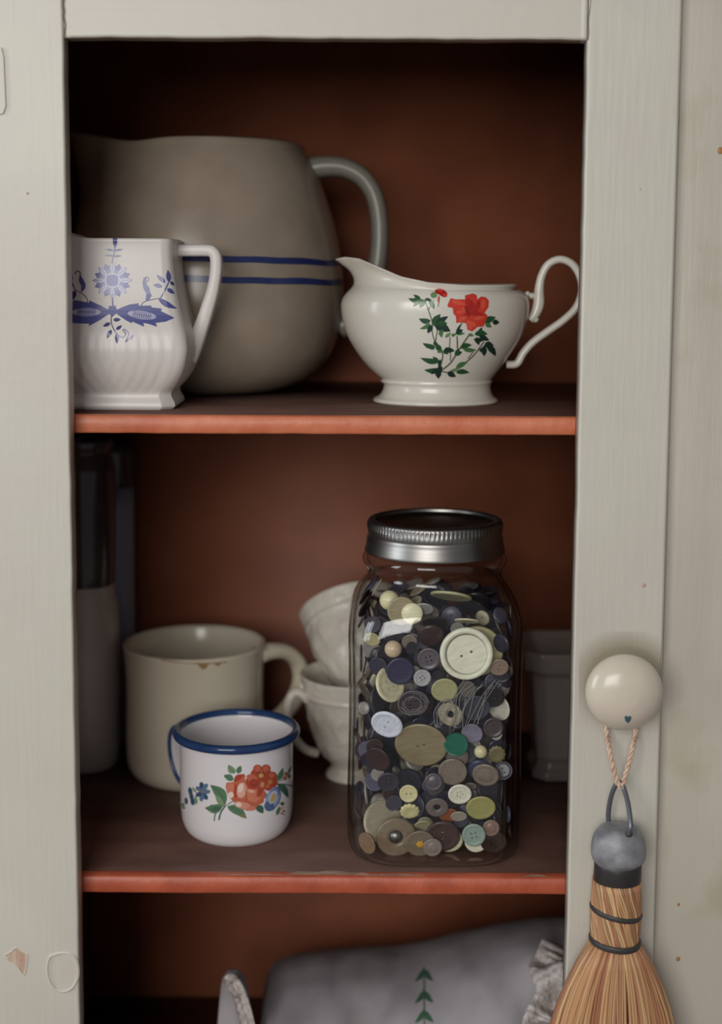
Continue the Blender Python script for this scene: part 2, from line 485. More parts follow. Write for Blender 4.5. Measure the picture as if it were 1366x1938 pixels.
# bare patch worn through the paint along shelf 2's front
def worn_patch(px0, px1, y_front, y_back, par, z, seed):
    a = P(px0, 1652, 0.01); b = P(px1, 1652, 0.01)
    n = 26; v = []; f = []
    for i in range(n + 1):
        t = i / n; x = a.x + (b.x - a.x) * t
        w = math.sin(pi * min(1, t * 1.02)) ** 0.35 if 0 < t < 1 else 0.0
        jj = noise.noise(Vector((x * 90, seed, 0)))
        v += [(x, y_front, z + 0.0002), (x, y_front + (y_back - y_front) * max(0.05, w) * (0.8 + 0.3 * jj), z + 0.00025)]
    for i in range(n): f.append((2 * i, 2 * i + 2, 2 * i + 3, 2 * i + 1))
    return obj('worn_patch', (v, f), M['worn'], par, 'pale strip where the paint has worn away')
worn_patch(545, 700, 0.003, 0.0105, s2, Z2, 3)
worn_patch(410, 548, 0.002, 0.0045, s2, Z2, 5)
worn_patch(690, 800, 0.002, 0.0055, s2, Z2, 6)
worn_patch(985, 1035, 0.002, 0.005, s2, Z2, 9)

# face frame to the right and left of the door, behind the door's plane
obj('face_frame', box(XDR + 0.0022, XDR + 0.075, -0.004, 0.012, 0, 2.0), M['paint_side'], cab, 'aged cream upright to the right of the door', bevel=0.0015)
obj('face_frame', box(IL - 0.05, XDL - 0.0015, -0.016, 0.0, 0, 2.0), M['paint'], cab, bevel=0.0015)
obj('face_frame', box(XDL - 0.001, XDR + 0.0018, -0.016, 0.0, 0.0, 0.84), M['paint'], cab, bevel=0.0015)
obj('face_frame', box(XDL - 0.001, XDR + 0.0018, -0.016, 0.0, 1.85, 2.0), M['paint'], cab, bevel=0.0015)

# ---- door (open frame, no pane visible in the photo)
def wavy_stile(xf, side, z0, z1, outer):
    """xf(z): x of the inner edge. side +1: timber lies at smaller x than inner edge"""
    n = 90; v = []; f = []
    for i in range(n + 1):
        z = z0 + (z1 - z0) * i / n
        x = xf(z) + 0.0004 * noise.noise(Vector((side, z * 30, 1))) + 0.00025 * noise.noise(Vector((side, z * 110, 7)))
        b = 0.0016
        ring = [(outer, DB), (outer, DF + b * 1.2), (outer + side * b * 0.4, DF + b * 0.35), (outer + side * b * 1.3, DF), (x - side * b, DF), (x - side * b * 0.3, DF + b * 0.3), (x, DF + b), (x, DB)]
        v += [(p, q, z) for p, q in ring]
    m_ = 8
    for i in range(n):
        for k in range(m_):
            a = i * m_ + k; b_ = i * m_ + (k + 1) % m_
            f.append((a, b_, b_ + m_, a + m_) if side > 0 else (a, a + m_, b_ + m_, b_))
    f.append(tuple(range(m_))); f.append(tuple(n * m_ + k for k in range(m_)))
    me = mesh_from(v, f, True)
    return me
zb, zt_ = P(600, 1938, DF).z, P(600, 80, DF).z
fl = lambda z: XLb + (XL - XLb) * (z - zb) / (zt_ - zb)
fr = lambda z: XRb + (XR - XRb) * (z - zb) / (zt_ - zb)
door = obj('door', wavy_stile(fl, 1, 0.845, 1.845, XDL), M['paint'], cab, 'open cream cabinet door frame')
def flatten_auto(o):
    md = o.modifiers.new('wn', 'WEIGHTED_NORMAL'); md.keep_sharp = True
flatten_auto(door)
rs = obj('stile', wavy_stile(fr, -1, 0.845, 1.845, XDR), M['paint'], door, 'right stile that carries the knob'); flatten_auto(rs)
# top rail: its joints with the stiles are slightly open and crooked
def top_rail():
    n = 80; v = []; f = []
    x0, x1 = XL + 0.0005, XR - 0.0005
    zt2 = 1.845
    for i in range(n + 1):
        x = x0 + (x1 - x0) * i / n
        z = ZT + 0.0006 * noise.noise(Vector((x * 25, 3, 1))) + 0.0003 * noise.noise(Vector((x * 90, 3, 1)))
        b = 0.0018
        v += [(x, DB, z), (x, DF + b, z), (x, DF + b * 0.3, z + b * 0.3), (x, DF + 0.0002, z + b), (x, DF + 0.0002, zt2), (x, DB, zt2)]
    for i in range(n):
        for k in range(6):
            a = i * 6 + k; b_ = i * 6 + (k + 1) % 6; f.append((a, a + 6, b_ + 6, b_))
    f.append((0, 1, 2, 3, 4, 5)); f.append(tuple(n * 6 + k for k in range(6)))
    return mesh_from(v, f, True)
tr = obj('rail', top_rail(), M['paint_rail'], door, 'top rail'); flatten_auto(tr)
obj('rail', box(fl(0.88) + 0.0005, fr(0.88) - 0.0005, DF, DB, 0.845, 0.90), M['paint_rail'], door, bevel=0.0015)
# dark hairline joints (open cracks) between rail and stiles
for (pts) in ([(121, -2), (119, 8), (121, 20), (120, 32), (123, 46), (122, 60), (122, 72)], [(1118, -2), (1116, 18), (1113, 40), (1114, 60), (1112, 76)]):
    path = smooth_prof([P(x, y, DF + 0.0000) for x, y in pts], 4)
    obj('joint_crack', sweep([Vector(p) for p in path], 0.00022, 6), base_mat('crack', C(120, 96, 84), 0.9), door)
# hinge leaf, painted over, at the left edge
h1 = P(8, 100, DF); h2 = P(11, 214, DF)
hv = [(XDL - 0.004, h1.z + 0.003), (h1.x - 0.0012, h1.z + 0.003), (h1.x, h1.z - 0.003), (h2.x + 0.0004, h2.z + 0.004), (h2.x - 0.0012, h2.z - 0.0005), (XDL - 0.004, h2.z - 0.006)]
nh = len(hv)
v = [(x, DF - 0.0012, z) for x, z in hv] + [(x, DF + 0.0004, z) for x, z in hv]
f = [tuple(range(nh))] + [tuple(range(nh, 2 * nh))[::-1]] + [(i, i + nh, (i + 1) % nh + nh, (i + 1) % nh) for i in range(nh)]
obj('hinge', mesh_from(v, f, False), M['paint'], door, 'painted-over hinge leaf', bevel=0.0004)
# chipped paint spot with bare wood and a rounded flaked patch
def chip(pts, par, mat, lab, depth, lip):
    c = [P(x, y, DF) for x, y in pts]; n = len(c)
    cen = sum(c, Vector()) / n
    sm = [Vector(p) for p in smooth_prof([tuple(p) for p in c] + [tuple(c[0])], 4)][:-1]; n = len(sm)
    v = []; f = []
    for p in sm: v.append((cen.x + (p.x - cen.x) * 1.10, DF + 0.0001, cen.z + (p.z - cen.z) * 1.10))
    for p in sm: v.append((p.x, DF - lip, p.z))
    for p in sm: v.append((cen.x + (p.x - cen.x) * 0.93, DF - 0.00005, cen.z + (p.z - cen.z) * 0.93))
    for r_ in range(2):
        for i in range(n):
            a = r_ * n + i; b = r_ * n + (i + 1) % n; f.append((a, b, b + n, a + n))
    ring = obj('paint_lip', (v, f), M['paint'], par, 'raised broken paint edge')
    v2 = [(cen.x + (p.x - cen.x) * 0.94, DF - 0.00012, cen.z + (p.z - cen.z) * 0.94) for p in sm]
    obj(*([lab[0], mesh_from(v2, [tuple(range(n))], False), mat, par, lab[1]]))
def Z(u, v_, c=(0, 1680), k=260 / 1366): return (c[0] + u * k, c[1] + v_ * k)
chip([Z(*q) for q in [(45, 668), (105, 640), (155, 595), (190, 615), (250, 655), (270, 670), (262, 780), (240, 865), (210, 840), (165, 775), (90, 730), (70, 690)]], door, M['wood_raw'], ('bare_wood_chip', 'chip of bare pinkish wood low on the left stile'), 0.0006, 0.0006)
chip([Z(*q) for q in [(500, 680), (475, 760), (480, 870), (510, 950), (560, 1010), (640, 1030), (720, 990), (770, 900), (775, 800), (750, 700), (690, 655), (600, 650)]], door, M['paint'], ('flaked_patch', 'round patch where a layer of paint has flaked off'), 0.0004, 0.0013)
# small nail heads / specks
for (x, y, r) in [(52, 366, 3), (1284, 1712, 4), (1283, 1815, 6), (1363, 285, 8), (1218, 1108, 5)]:
    yy = DF - 0.0002 if x < 1250 else -0.0042
    p = P(x, y, yy); rr = r / PXM(yy) * 0.7
    vv, ff = sphere(p, rr, 10, 6, (1, 0.15, 1.2)); obj('paint_nick', (vv, ff), M['rust'] if r > 3 and x > 1240 else M['wood_raw'], door)
# finger grime rubbed into the paint around the knob
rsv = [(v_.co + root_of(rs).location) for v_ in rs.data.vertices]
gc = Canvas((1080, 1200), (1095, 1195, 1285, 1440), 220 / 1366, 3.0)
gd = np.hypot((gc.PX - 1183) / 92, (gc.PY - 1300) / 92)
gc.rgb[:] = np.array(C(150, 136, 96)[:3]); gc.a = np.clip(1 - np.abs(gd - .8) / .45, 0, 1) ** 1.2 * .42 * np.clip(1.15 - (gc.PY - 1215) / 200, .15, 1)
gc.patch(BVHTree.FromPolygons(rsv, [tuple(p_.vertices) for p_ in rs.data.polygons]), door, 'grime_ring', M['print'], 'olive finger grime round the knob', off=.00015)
# knob
kc = P(1183, 1314, -0.048)
kr = 76 / PXM(-0.048)
kx, kz = kc.x, kc.z
prof = smooth_prof([(0.0015, -0.0098), (kr * 0.35, -0.0092), (kr * 0.65, -0.0072), (kr * 0.88, -0.0036), (kr, 0.0008), (kr * 0.94, 0.0045), (kr * 0.75, 0.0075), (kr * 0.5, 0.0095), (kr * 0.36, 0.013)], 6)
def ylathe(prof, cx, cy, cz, segs=64):
    v = []; f = []
    for r, y in prof:
        for k in range(segs):
            t = 2 * pi * k / segs; v.append((cx + r * math.cos(t), cy + y, cz + r * math.sin(t)))
    for i in range(len(prof) - 1):
        for k in range(segs):
            a = i * segs + k; b = i * segs + (k + 1) % segs; f.append((a, a + segs, b + segs, b))
    f.append(tuple(range(segs))); f.append(tuple((len(prof) - 1) * segs + k for k in range(segs))[::-1])
    return v, f
KY = -0.045
knobvf = ylathe(prof + [(kr * 0.34, 0.018), (kr * 0.38, 0.0268)], kx, KY, kz)
knob = obj('knob', knobvf, M['knob'], door, 'round cream ceramic knob')
ck = Canvas((1080, 1200), (1170, 1345, 1205, 1375), 220 / 1366, 0.6)
ck.poly([(630, 975), (650, 955), (668, 975), (690, 958), (712, 975), (705, 1010), (672, 1048), (640, 1020)], C(70, 100, 108))
ck.patch(bvh([knobvf]), knob, 'heart_shaped_chip', M['print'], 'small heart-shaped grey chip')

# ------------------------------------------------------------------ stoneware pitcher
def py_z(py, Y): return P(683, py, Y).z
PY = 0.192
px_c = 392
pc = P(px_c, 560, PY).x
sil = [(752, 452), (748, 520), (738, 556), (718, 592), (690, 618), (655, 636), (610, 647), (560, 651), (500, 646), (440, 636), (390, 622), (340, 604), (305, 587), (288, 577)]
prof = []
for y, x in sil:
    prof.append(((P(x, y, PY).x - pc), py_z(y, PY)))
zb0 = Z1; dz = Z1 - prof[0][1]
ztop = prof[-1][1]
prof = [(r, Z1 + (z - prof[0][1]) * (ztop - Z1) / (ztop - prof[0][1])) for r, z in prof]
prof = [(r, z) for r, z in prof]
prof[0] = (prof[0][0] + 0.012, Z1)
prof = [tuple(p) for p in smooth_prof(prof, 5)]
# rim and interior
rt, zt0 = prof[-1]
prof += [(rt - 0.001, zt0 + 0.0035), (rt - 0.004, zt0 + 0.005), (rt - 0.007, zt0 + 0.0035), (rt - 0.0075, zt0 - 0.002), (rt - 0.002, zt0 - 0.03), (rt + 0.01, zt0 - 0.07), (rt + 0.008, zt0 - 0.11), (rt - 0.03, zt0 - 0.155), (0.001, zt0 - 0.16)]
def pit(t, i, r, z):
    d = (t - pi * 1.0 + pi) % (2 * pi) - pi       # spout towards -X
    h = max(0.0, min(1.0, (z - (zt0 - 0.055)) / 0.058))
    g = math.exp(-(d / 0.42) ** 2) * h * h
    rr = r + 0.030 * g
    return rr * math.cos(t), rr * math.sin(t), z + 0.0085 * g - 0.002 * h * math.exp(-((abs(d) - 0.9) / 0.3) ** 2)
pvf = lathe(prof, pc, PY, 0, 120, pit)
pit_root = thing('pitcher', 'large grey stoneware pitcher with two blue bands behind the small jugs', 'pitcher', (pc, PY, Z1))
pbody = obj('body', pvf, M['stoneware'], pit_root)
def band(zc, hw, tilt):
    # a glaze ring following the body's profile
    rs_ = [p for p in prof[:len(prof) - 9]]
    zz = np.array([p[1] for p in rs_]); rr = np.array([p[0] for p in rs_])
    v = []; f = []; segs = 120
    for j in range(5):
        for k in range(segs):
            t = 2 * pi * k / segs
            wob = 0.0005 * noise.noise(Vector((math.cos(t) * 3, math.sin(t) * 3, zc * 50)))
            z = zc + hw * (j - 2) / 2 * (1 + 0.25 * noise.noise(Vector((math.cos(t) * 5, math.sin(t) * 5, j)))) + wob + tilt * math.cos(t)
            r = float(np.interp(z, zz, rr)) + 0.00025
            v.append((pc + r * math.cos(t), PY + r * math.sin(t), z))
    for j in range(4):
        for k in range(segs):
            a = j * segs + k; b = j * segs + (k + 1) % segs; f.append((a, b, b + segs, a + segs))
    return v, f
yf = PY - 0.098
obj('blue_band', band(py_z(490, yf), 0.0022, -0.0022), M['blueband'], pit_root, 'upper cobalt blue band')
obj('blue_band', band(py_z(529, yf), 0.0022, -0.0022), M['blueband'], pit_root, 'lower cobalt blue band')
hp = [(585, 322), (612, 316), (650, 318), (685, 336), (708, 370), (718, 420), (717, 480), (706, 540), (682, 590), (640, 622)]
path = smooth_prof([tuple(P(x, y, PY)) for x, y in hp], 6)
obj('handle', sweep([Vector(p) for p in path], lambda t: 0.0088 - 0.002 * math.sin(pi * t), 16, wide=lambda t: 0.0125, ref=(0, 1, 0), power=2.6), M['stoneware_handle'], pit_root, 'grey strap handle')

# ------------------------------------------------------------------ blue and white jug
JY = 0.0655
jc = P(232, 600, JY).x
def octring(hx, hy, ch):
    """chamfered square, returned as polar radius function sampled at fixed parameter"""
    pts = [(hx, -hy + ch), (hx, hy - ch), (hx - ch, hy), (-hx + ch, hy), (-hx, hy - ch), (-hx, -hy + ch), (-hx + ch, -hy), (hx - ch, -hy)]
    return pts
def jug_ring(hx, hy, ch, per, flute, z, lipf=0.0, rnd=0.0):
    pts = octring(hx, hy, ch); out = []
    for e in range(8):
        a = Vector(pts[e]); b = Vector(pts[(e + 1) % 8])
        ed = b - a; nrm = Vector((ed.y, -ed.x)).normalized()
        if nrm.dot((a + b) / 2) < 0: nrm = -nrm
        long = (e % 2 == 1) or (e % 2 == 0)
        nf = max(1, round(ed.length / 0.0075))
        for k in range(per):
            t = k / per
            p = a + ed * t
            # flutes: scalloped ribs on the lower body
            w = -flute * (1 - abs(math.sin(pi * t * nf))) ** 1.6 if flute else 0
            bow = rnd * math.sin(pi * t)
            p = p + nrm * (w + bow)
            zz = z
            if lipf:
                sp = max(0, (-p.x - hx * 0.35) / hx)
                zz += lipf * sp * sp * 1.5 + 0.0003
                p = Vector((p.x - 0.008 * sp * sp * (lipf / 0.008), p.y))
            out.append((p.x, p.y, zz))
    return out
# (py, silhouette half px, chamfer share, flute)
jp = [(779, 100, .30, 0), (773, 106, .30, 0), (765, 105, .30, 0), (756, 100, .30, 0), (748, 99, .29, 0.0002), (742, 103, .28, .0010), (730, 113, .26, .0016), (712, 124, .24, .0018), (690, 132, .22, .0018), (665, 136, .22, .0016), (645, 134, .22, .0010), (630, 131, .22, .0003), (600, 122, .23, 0), (560, 113, .24, 0), (520, 107, .24, 0), (490, 104.5, .24, 0), (470, 104.5, .24, 0), (460, 105.5, .24, 0)]
s_ = PXM(JY)
zj0 = py_z(jp[0][0], JY); zj1 = py_z(jp[-1][0], JY)
rings = []
jpi = smooth_prof([(a, b, c * 100, d * 1000) for a, b, c, d in jp], 4)
PER = 48
for (y, hpx, ch, fl_) in jpi:
    z = Z1 + (py_z(y, JY) - zj0) * (zj1 - Z1) / (zj1 - zj0)
    h = hpx / s_
    tt = (z - Z1) / (zj1 - Z1)
    hyy = h * (0.86 if tt > 0.5 else 0.86)
    lip = 0.008 * max(0, (tt - 0.72) / 0.28) ** 2
    rings.append(jug_ring(h, hyy, h * ch / 100 * 0.66, PER, max(0, fl_ / 1000) * 0.42, z, lip, 0.0012 * min(1, tt * 3)))
# rim roll and inside
def shrink(r, s0, dz): return [(x * s0, y * s0, z + dz) for x, y, z in r]
top = rings[-1]
rings += [shrink(top, 0.985, 0.0012), shrink(top, 0.955, 0.0014), shrink(top, 0.93, 0.0), shrink(top, 0.93, -0.02), shrink(top, 1.0, -0.05), shrink(top, 1.05, -0.075), shrink(top, 0.8, -0.098), shrink(top, 0.05, -0.1)]
v = []; f = []; n8 = 8 * PER
for r in rings: v += [(jc + x, JY + y, z) for x, y, z in r]
for i in range(len(rings) - 1):
    for k in range(n8):
        a = i * n8 + k; b = i * n8 + (k + 1) % n8; f.append((a, b, b + n8, a + n8))
f.append(tuple(range(n8))[::-1])
jvf = (v, f)
jug = thing('cream_jug', 'white octagonal jug with blue floral print and fluted base at shelf end', 'jug', (jc, JY, Z1))
jb = obj('body', jvf, M['white_china'], jug)
hp = [(326, 474), (352, 474), (392, 474), (403, 477), (409, 488), (409, 515), (403, 550), (391, 590), (379, 625), (368, 655), (357, 680)]
path = smooth_prof([tuple(P(x, y, JY)) for x, y in hp], 6)
obj('handle', sweep([Vector(p) for p in path], lambda t: 0.0040 + 0.0018 * (t > 0.55) * (t - 0.55) / 0.45, 20, wide=lambda t: 0.0060 + 0.0005 * math.sin(pi * t), power=4.0), M['white_china'], jug, 'angular white handle')
# blue print
B1 = C(84, 88, 150); B2 = C(100, 106, 166); BL = C(184, 182, 206); BD = C(66, 70, 122)
c = Canvas((120, 430), (124, 438, 352, 668), 230 / 1366, 0.8)
c.poly([(555, 120), (605, 120), (602, 190), (580, 238), (558, 190)], B1)
c.stroke([(578, 225), (568, 300), (545, 400)], 10, B1)
for a in [(565, 262, 475, 250, 22), (572, 265, 668, 248, 22), (560, 322, 462, 316, 20), (566, 326, 652, 322, 24)]: c.leaf(*a, B1)
star = []
for k in range(32):
    a = 2 * pi * k / 32 - pi / 2
    R_ = (222 if k % 4 == 0 else 214) if k % 2 == 0 else 172
    star.append((550 + R_ * math.cos(a), 598 + R_ * 0.92 * math.sin(a)))
c.poly(star, B1)
for k in range(8):
    a = 2 * pi * k / 8 - pi / 2
    c.ell(550 + 143 * math.cos(a), 598 + 135 * math.sin(a), 58, 27, BL, math.degrees(a))
    c.stroke([(550 + 110 * math.cos(a), 598 + 104 * math.sin(a)), (550 + 185 * math.cos(a), 598 + 172 * math.sin(a))], 7, B2)
for k in range(8):
    a = 2 * pi * (k + .5) / 8 - pi / 2
    c.stroke([(550 + 92 * math.cos(a), 598 + 88 * math.sin(a)), (550 + 130 * math.cos(a), 598 + 122 * math.sin(a))], 7, BL)
c.ell(550, 598, 92, 88, BL); c.poly([(550 + 66 * (abs(math.cos(t)) ** .6) * (1 if math.cos(t) > 0 else -1), 598 + 64 * (abs(math.sin(t)) ** .6) * (1 if math.sin(t) > 0 else -1)) for t in [2 * pi * i / 32 for i in range(32)]], B2)
c.stroke([(550, 795), (555, 880)], 14, B1)
c.poly([(590, 935), (660, 900), (750, 868), (845, 855), (845, 885), (985, 882), (990, 902), (1105, 915), (1095, 945), (1180, 985), (1245, 1020), (1150, 1062), (1035, 1075), (1052, 1118), (950, 1085), (895, 1075), (908, 1118), (830, 1085), (770, 1058), (770, 1080), (700, 1045), (600, 975)], B1)
c.poly([(510, 935), (430, 885), (370, 860), (290, 822), (292, 850), (130, 820), (40, 855), (40, 1062), (130, 1080), (292, 1085), (285, 1112), (400, 1050), (510, 975)], B1)
for cx, cy, rot in ((882, 988, 8), (258, 955, 0)):
    c.ell(cx, cy, 160, 47, BL, rot)
    for k in range(9):
        xx = cx - 96 + 24 * k; yy = cy + (xx - cx) * math.tan(math.radians(rot))
        c.stroke([(xx - 5, yy - 40), (xx + 7, yy - 5), (xx - 7, yy + 8), (xx + 4, yy + 40)], 8, B1)
    c.stroke([(cx - 90, cy - 8 - 12 * (rot > 0)), (cx + 90, cy + 2 + 12 * (rot > 0))], 7, B1)
c.ell(550, 938, 52, 52, B1); c.leaf(550, 940, 550, 1008, 50, B1)
for k in (-1, 1): c.leaf(550, 930, 550 + 40 * k, 880, 26, B1)
c.stroke([(540, 995), (538, 1070), (562, 1140), (600, 1200)], 10, BD)
for a in [(560, 1042, 645, 1038, 42), (528, 1078, 444, 1115, 42), (592, 1152, 658, 1105, 38), (538, 1155, 488, 1250, 46), (602, 1188, 602, 1310, 44)]: c.leaf(*a, BD)
c.stroke([(620, 1215), (665, 1240), (700, 1200), (670, 1160), (690, 1150), (735, 1200), (700, 1285), (735, 1260), (780, 1215), (765, 1260)], 11, C(120, 122, 184), 0.75)
c.poly([(905, 565), (888, 620), (900, 685), (932, 745), (925, 822), (962, 815), (990, 770), (970, 722), (966, 684), (938, 652), (925, 600), (932, 572)], B1)
c.stroke([(908, 580), (930, 560), (955, 578), (955, 605), (932, 606)], 9, B1)
c.stroke([(865, 892), (905, 842), (990, 815), (1080, 800)], 8, B1)
c.leaf(1065, 800, 1275, 915, 62, B1, 0.05)
c.stroke([(1092, 798), (1140, 710), (1182, 620)], 12, B1)
for a in [(1188, 620, 1172, 478, 52), (1142, 622, 1048, 538, 46), (1112, 668, 1008, 645, 46), (1165, 690, 1248, 748, 46), (1200, 612, 1245, 655, 34)]: c.leaf(*a, BD if a[4] < 40 else B1)
c.poly([(185, 535), (172, 600), (200, 660), (200, 732), (245, 690), (250, 640), (225, 590), (202, 555)], B1)
c.stroke([(132, 525), (150, 495), (185, 505), (192, 560)], 10, B1)
c.stroke([(128, 705), (215, 748), (262, 800), (278, 862)], 8, B1)
c.leaf(140, 715, 55, 850, 70, BD)
c.stroke([(90, 600), (130, 700)], 10, BD); c.leaf(95, 600, 60, 500, 45, BD); c.leaf(105, 640, 40, 690, 45, BD)
c.patch(bvh([jvf]), jb, 'blue_floral_print', M['print'], 'cobalt blue flower and leaf print')

# ------------------------------------------------------------------ creamer with the red flower
CY = 0.104
cs = PXM(CY)
ccx = P(825, 650, CY).x
# rings: y px, left px, right px, half depth (m)
cr_ = [(761, 712, 936, .036), (758, 706, 942, .0375), (753, 708, 940, .037), (748, 717, 933, .035), (738, 724, 929, .0335), (727, 726, 928, .033), (721, 720, 931, .034), (716, 722, 930, .034),
       (708, 712, 936, .0355), (690, 693, 950, .039), (665, 674, 968, .0425), (635, 657, 986, .0455), (605, 648, 997, .047), (580, 645, 1001, .0475), (566, 648, 1000, .047), (555, 655, 994, .0455),
       (547, 663, 984, .0435), (538, 669, 976, .042), (525, 668, 972, .0415), (512, 660, 973, .042), (500, 645, 977, .0425), (492, 634, 979, .043)]
zc0 = py_z(761, CY)
ringsC = []
crs = smooth_prof(cr_, 4)
SEG = 112
def rim_drop(u):
    """u = -1 spout .. 1 handle: how far the rim lies below the spout tip"""
    pts = [(-1.0, 0.0), (-0.9, -0.0012), (-0.75, 0.0), (-0.55, 0.0055), (-0.3, 0.0125), (0.0, 0.0165), (0.4, 0.0182), (0.8, 0.018), (1.0, 0.0175)]
    return float(np.interp(u, [p[0] for p in pts], [p[1] for p in pts]))
zneck = py_z(547, CY); ztip = py_z(488, CY)
for (y, xl, xr, hd) in crs:
    z = py_z(y, CY) + (Z1 - zc0)
    a = P(xl, y, CY).x; b = P(xr, y, CY).x
    mid = (a + b) / 2; hw = (b - a) / 2
    ring = []
    for k in range(SEG):
        t = 2 * pi * k / SEG
        cx_, sy_ = math.cos(t), math.sin(t)
        # pinch the collar towards the spout
        tc = max(0, min(1, (z - zneck) / (ztip - zneck)))
        px_ = mid + hw * cx_
        dd = hd * math.copysign(abs(sy_) ** 0.95, sy_)
        if tc > 0 and cx_ < 0: dd *= 1 - 0.50 * tc * (-cx_) ** 1.6
        zz = z
        if tc > 0: zz = z - (rim_drop(cx_) * 1.0) * tc ** 0.8
        ring.append((px_, CY + dd, zz))
    ringsC.append(ring)
def shr(ring, d, dz):
    n = len(ring); out = []
    mx = sum(p[0] for p in ring) / n; my = sum(p[1] for p in ring) / n
    for i, p in enumerate(ring):
        a = ring[i - 1]; b = ring[(i + 1) % n]
        tx, ty = b[0] - a[0], b[1] - a[1]; l = math.hypot(tx, ty) + 1e-9
        nx, ny = -ty / l, tx / l
        if nx * (mx - p[0]) + ny * (my - p[1]) < 0: nx, ny = -nx, -ny
        out.append((p[0] + nx * d, p[1] + ny * d, p[2] + dz))
    return out
topC = ringsC[-1]
ringsC += [shr(topC, .0007, .0007), shr(topC, .0018, .0007), shr(topC, .0025, -.0002)]
inner = list(range(len(crs) - 1, 8 * 4 + 2, -3))
for i in inner: ringsC.append(shr(ringsC[i], .0026, 0.0003))
v = []; f = []
for r in ringsC: v += r
for i in range(len(ringsC) - 1):
    for k in range(SEG):
        a = i * SEG + k; b = i * SEG + (k + 1) % SEG; f.append((a, b, b + SEG, a + SEG))
f.append(tuple(range(SEG))[::-1]); f.append(tuple((len(ringsC) - 1) * SEG + k for k in range(SEG)))
cvf = (v, f)
cre = thing('creamer', 'white footed creamer with red flower print and looped handle', 'creamer', (ccx, CY, Z1))
cb = obj('body', cvf, M['cream_china'], cre)
hp = [(1002, 606), (1012, 594), (1019, 575), (1020, 548), (1025, 522), (1038, 500), (1060, 491), (1083, 500), (1098, 524), (1101, 553), (1090, 582), (1066, 606), (1035, 628), (1008, 648), (990, 668), (978, 688), (958, 690)]
path = smooth_prof([tuple(P(x, y, CY)) for x, y in hp], 6)
ch = obj('handle', sweep([Vector(p) for p in path], lambda t: 0.0027 + 0.0012 * math.exp(-((t - 0.12) / 0.08) ** 2), 14, wide=lambda t: 0.0034), M['cream_china'], cre, 'looped white handle')
mb = MB()
for x, y, r in [(1013, 604, 6.5), (1006, 560, 6), (1016, 590, 6), (998, 556, 5)]:
    q = P(x, y, CY); mb.add(sphere(q, r / cs, 12, 8))
obj('handle_knuckle', mb, M['cream_china'], ch, 'moulded leaf knuckles at the handle root')
# print
G1 = C(44, 84, 52); G2 = C(76, 118, 70); G3 = C(34, 58, 46); G4 = C(110, 140, 92); R1 = C(208, 62, 48); R2 = C(172, 36, 32); R3 = C(222, 92, 70); SM = C(84, 92, 60)
c = Canvas((760, 530), (768, 542, 950, 722), 200 / 1366, 0.75)
for st in [([(340, 380), (370, 460), (395, 560), (395, 680), (430, 800)], 12), ([(460, 640), (450, 720), (435, 800)], 12), ([(435, 800), (500, 880), (530, 960), (520, 1040), (490, 1140)], 16),
           ([(540, 1150), (640, 1060), (740, 900), (870, 710)], 17), ([(715, 730), (720, 880)], 16), ([(625, 740), (618, 880), (630, 960), (630, 1040)], 11),
           ([(640, 1180), (820, 1070), (950, 950), (1060, 800)], 15), ([(860, 1010), (920, 930)], 12), ([(460, 1150), (560, 1190), (650, 1200)], 14), ([(410, 270), (345, 385)], 9), ([(300, 260), (345, 385)], 14), ([(780, 550), (700, 690)], 14), ([(490, 240), (470, 340)], 10)]:
    c.stroke(st[0], st[1], SM)
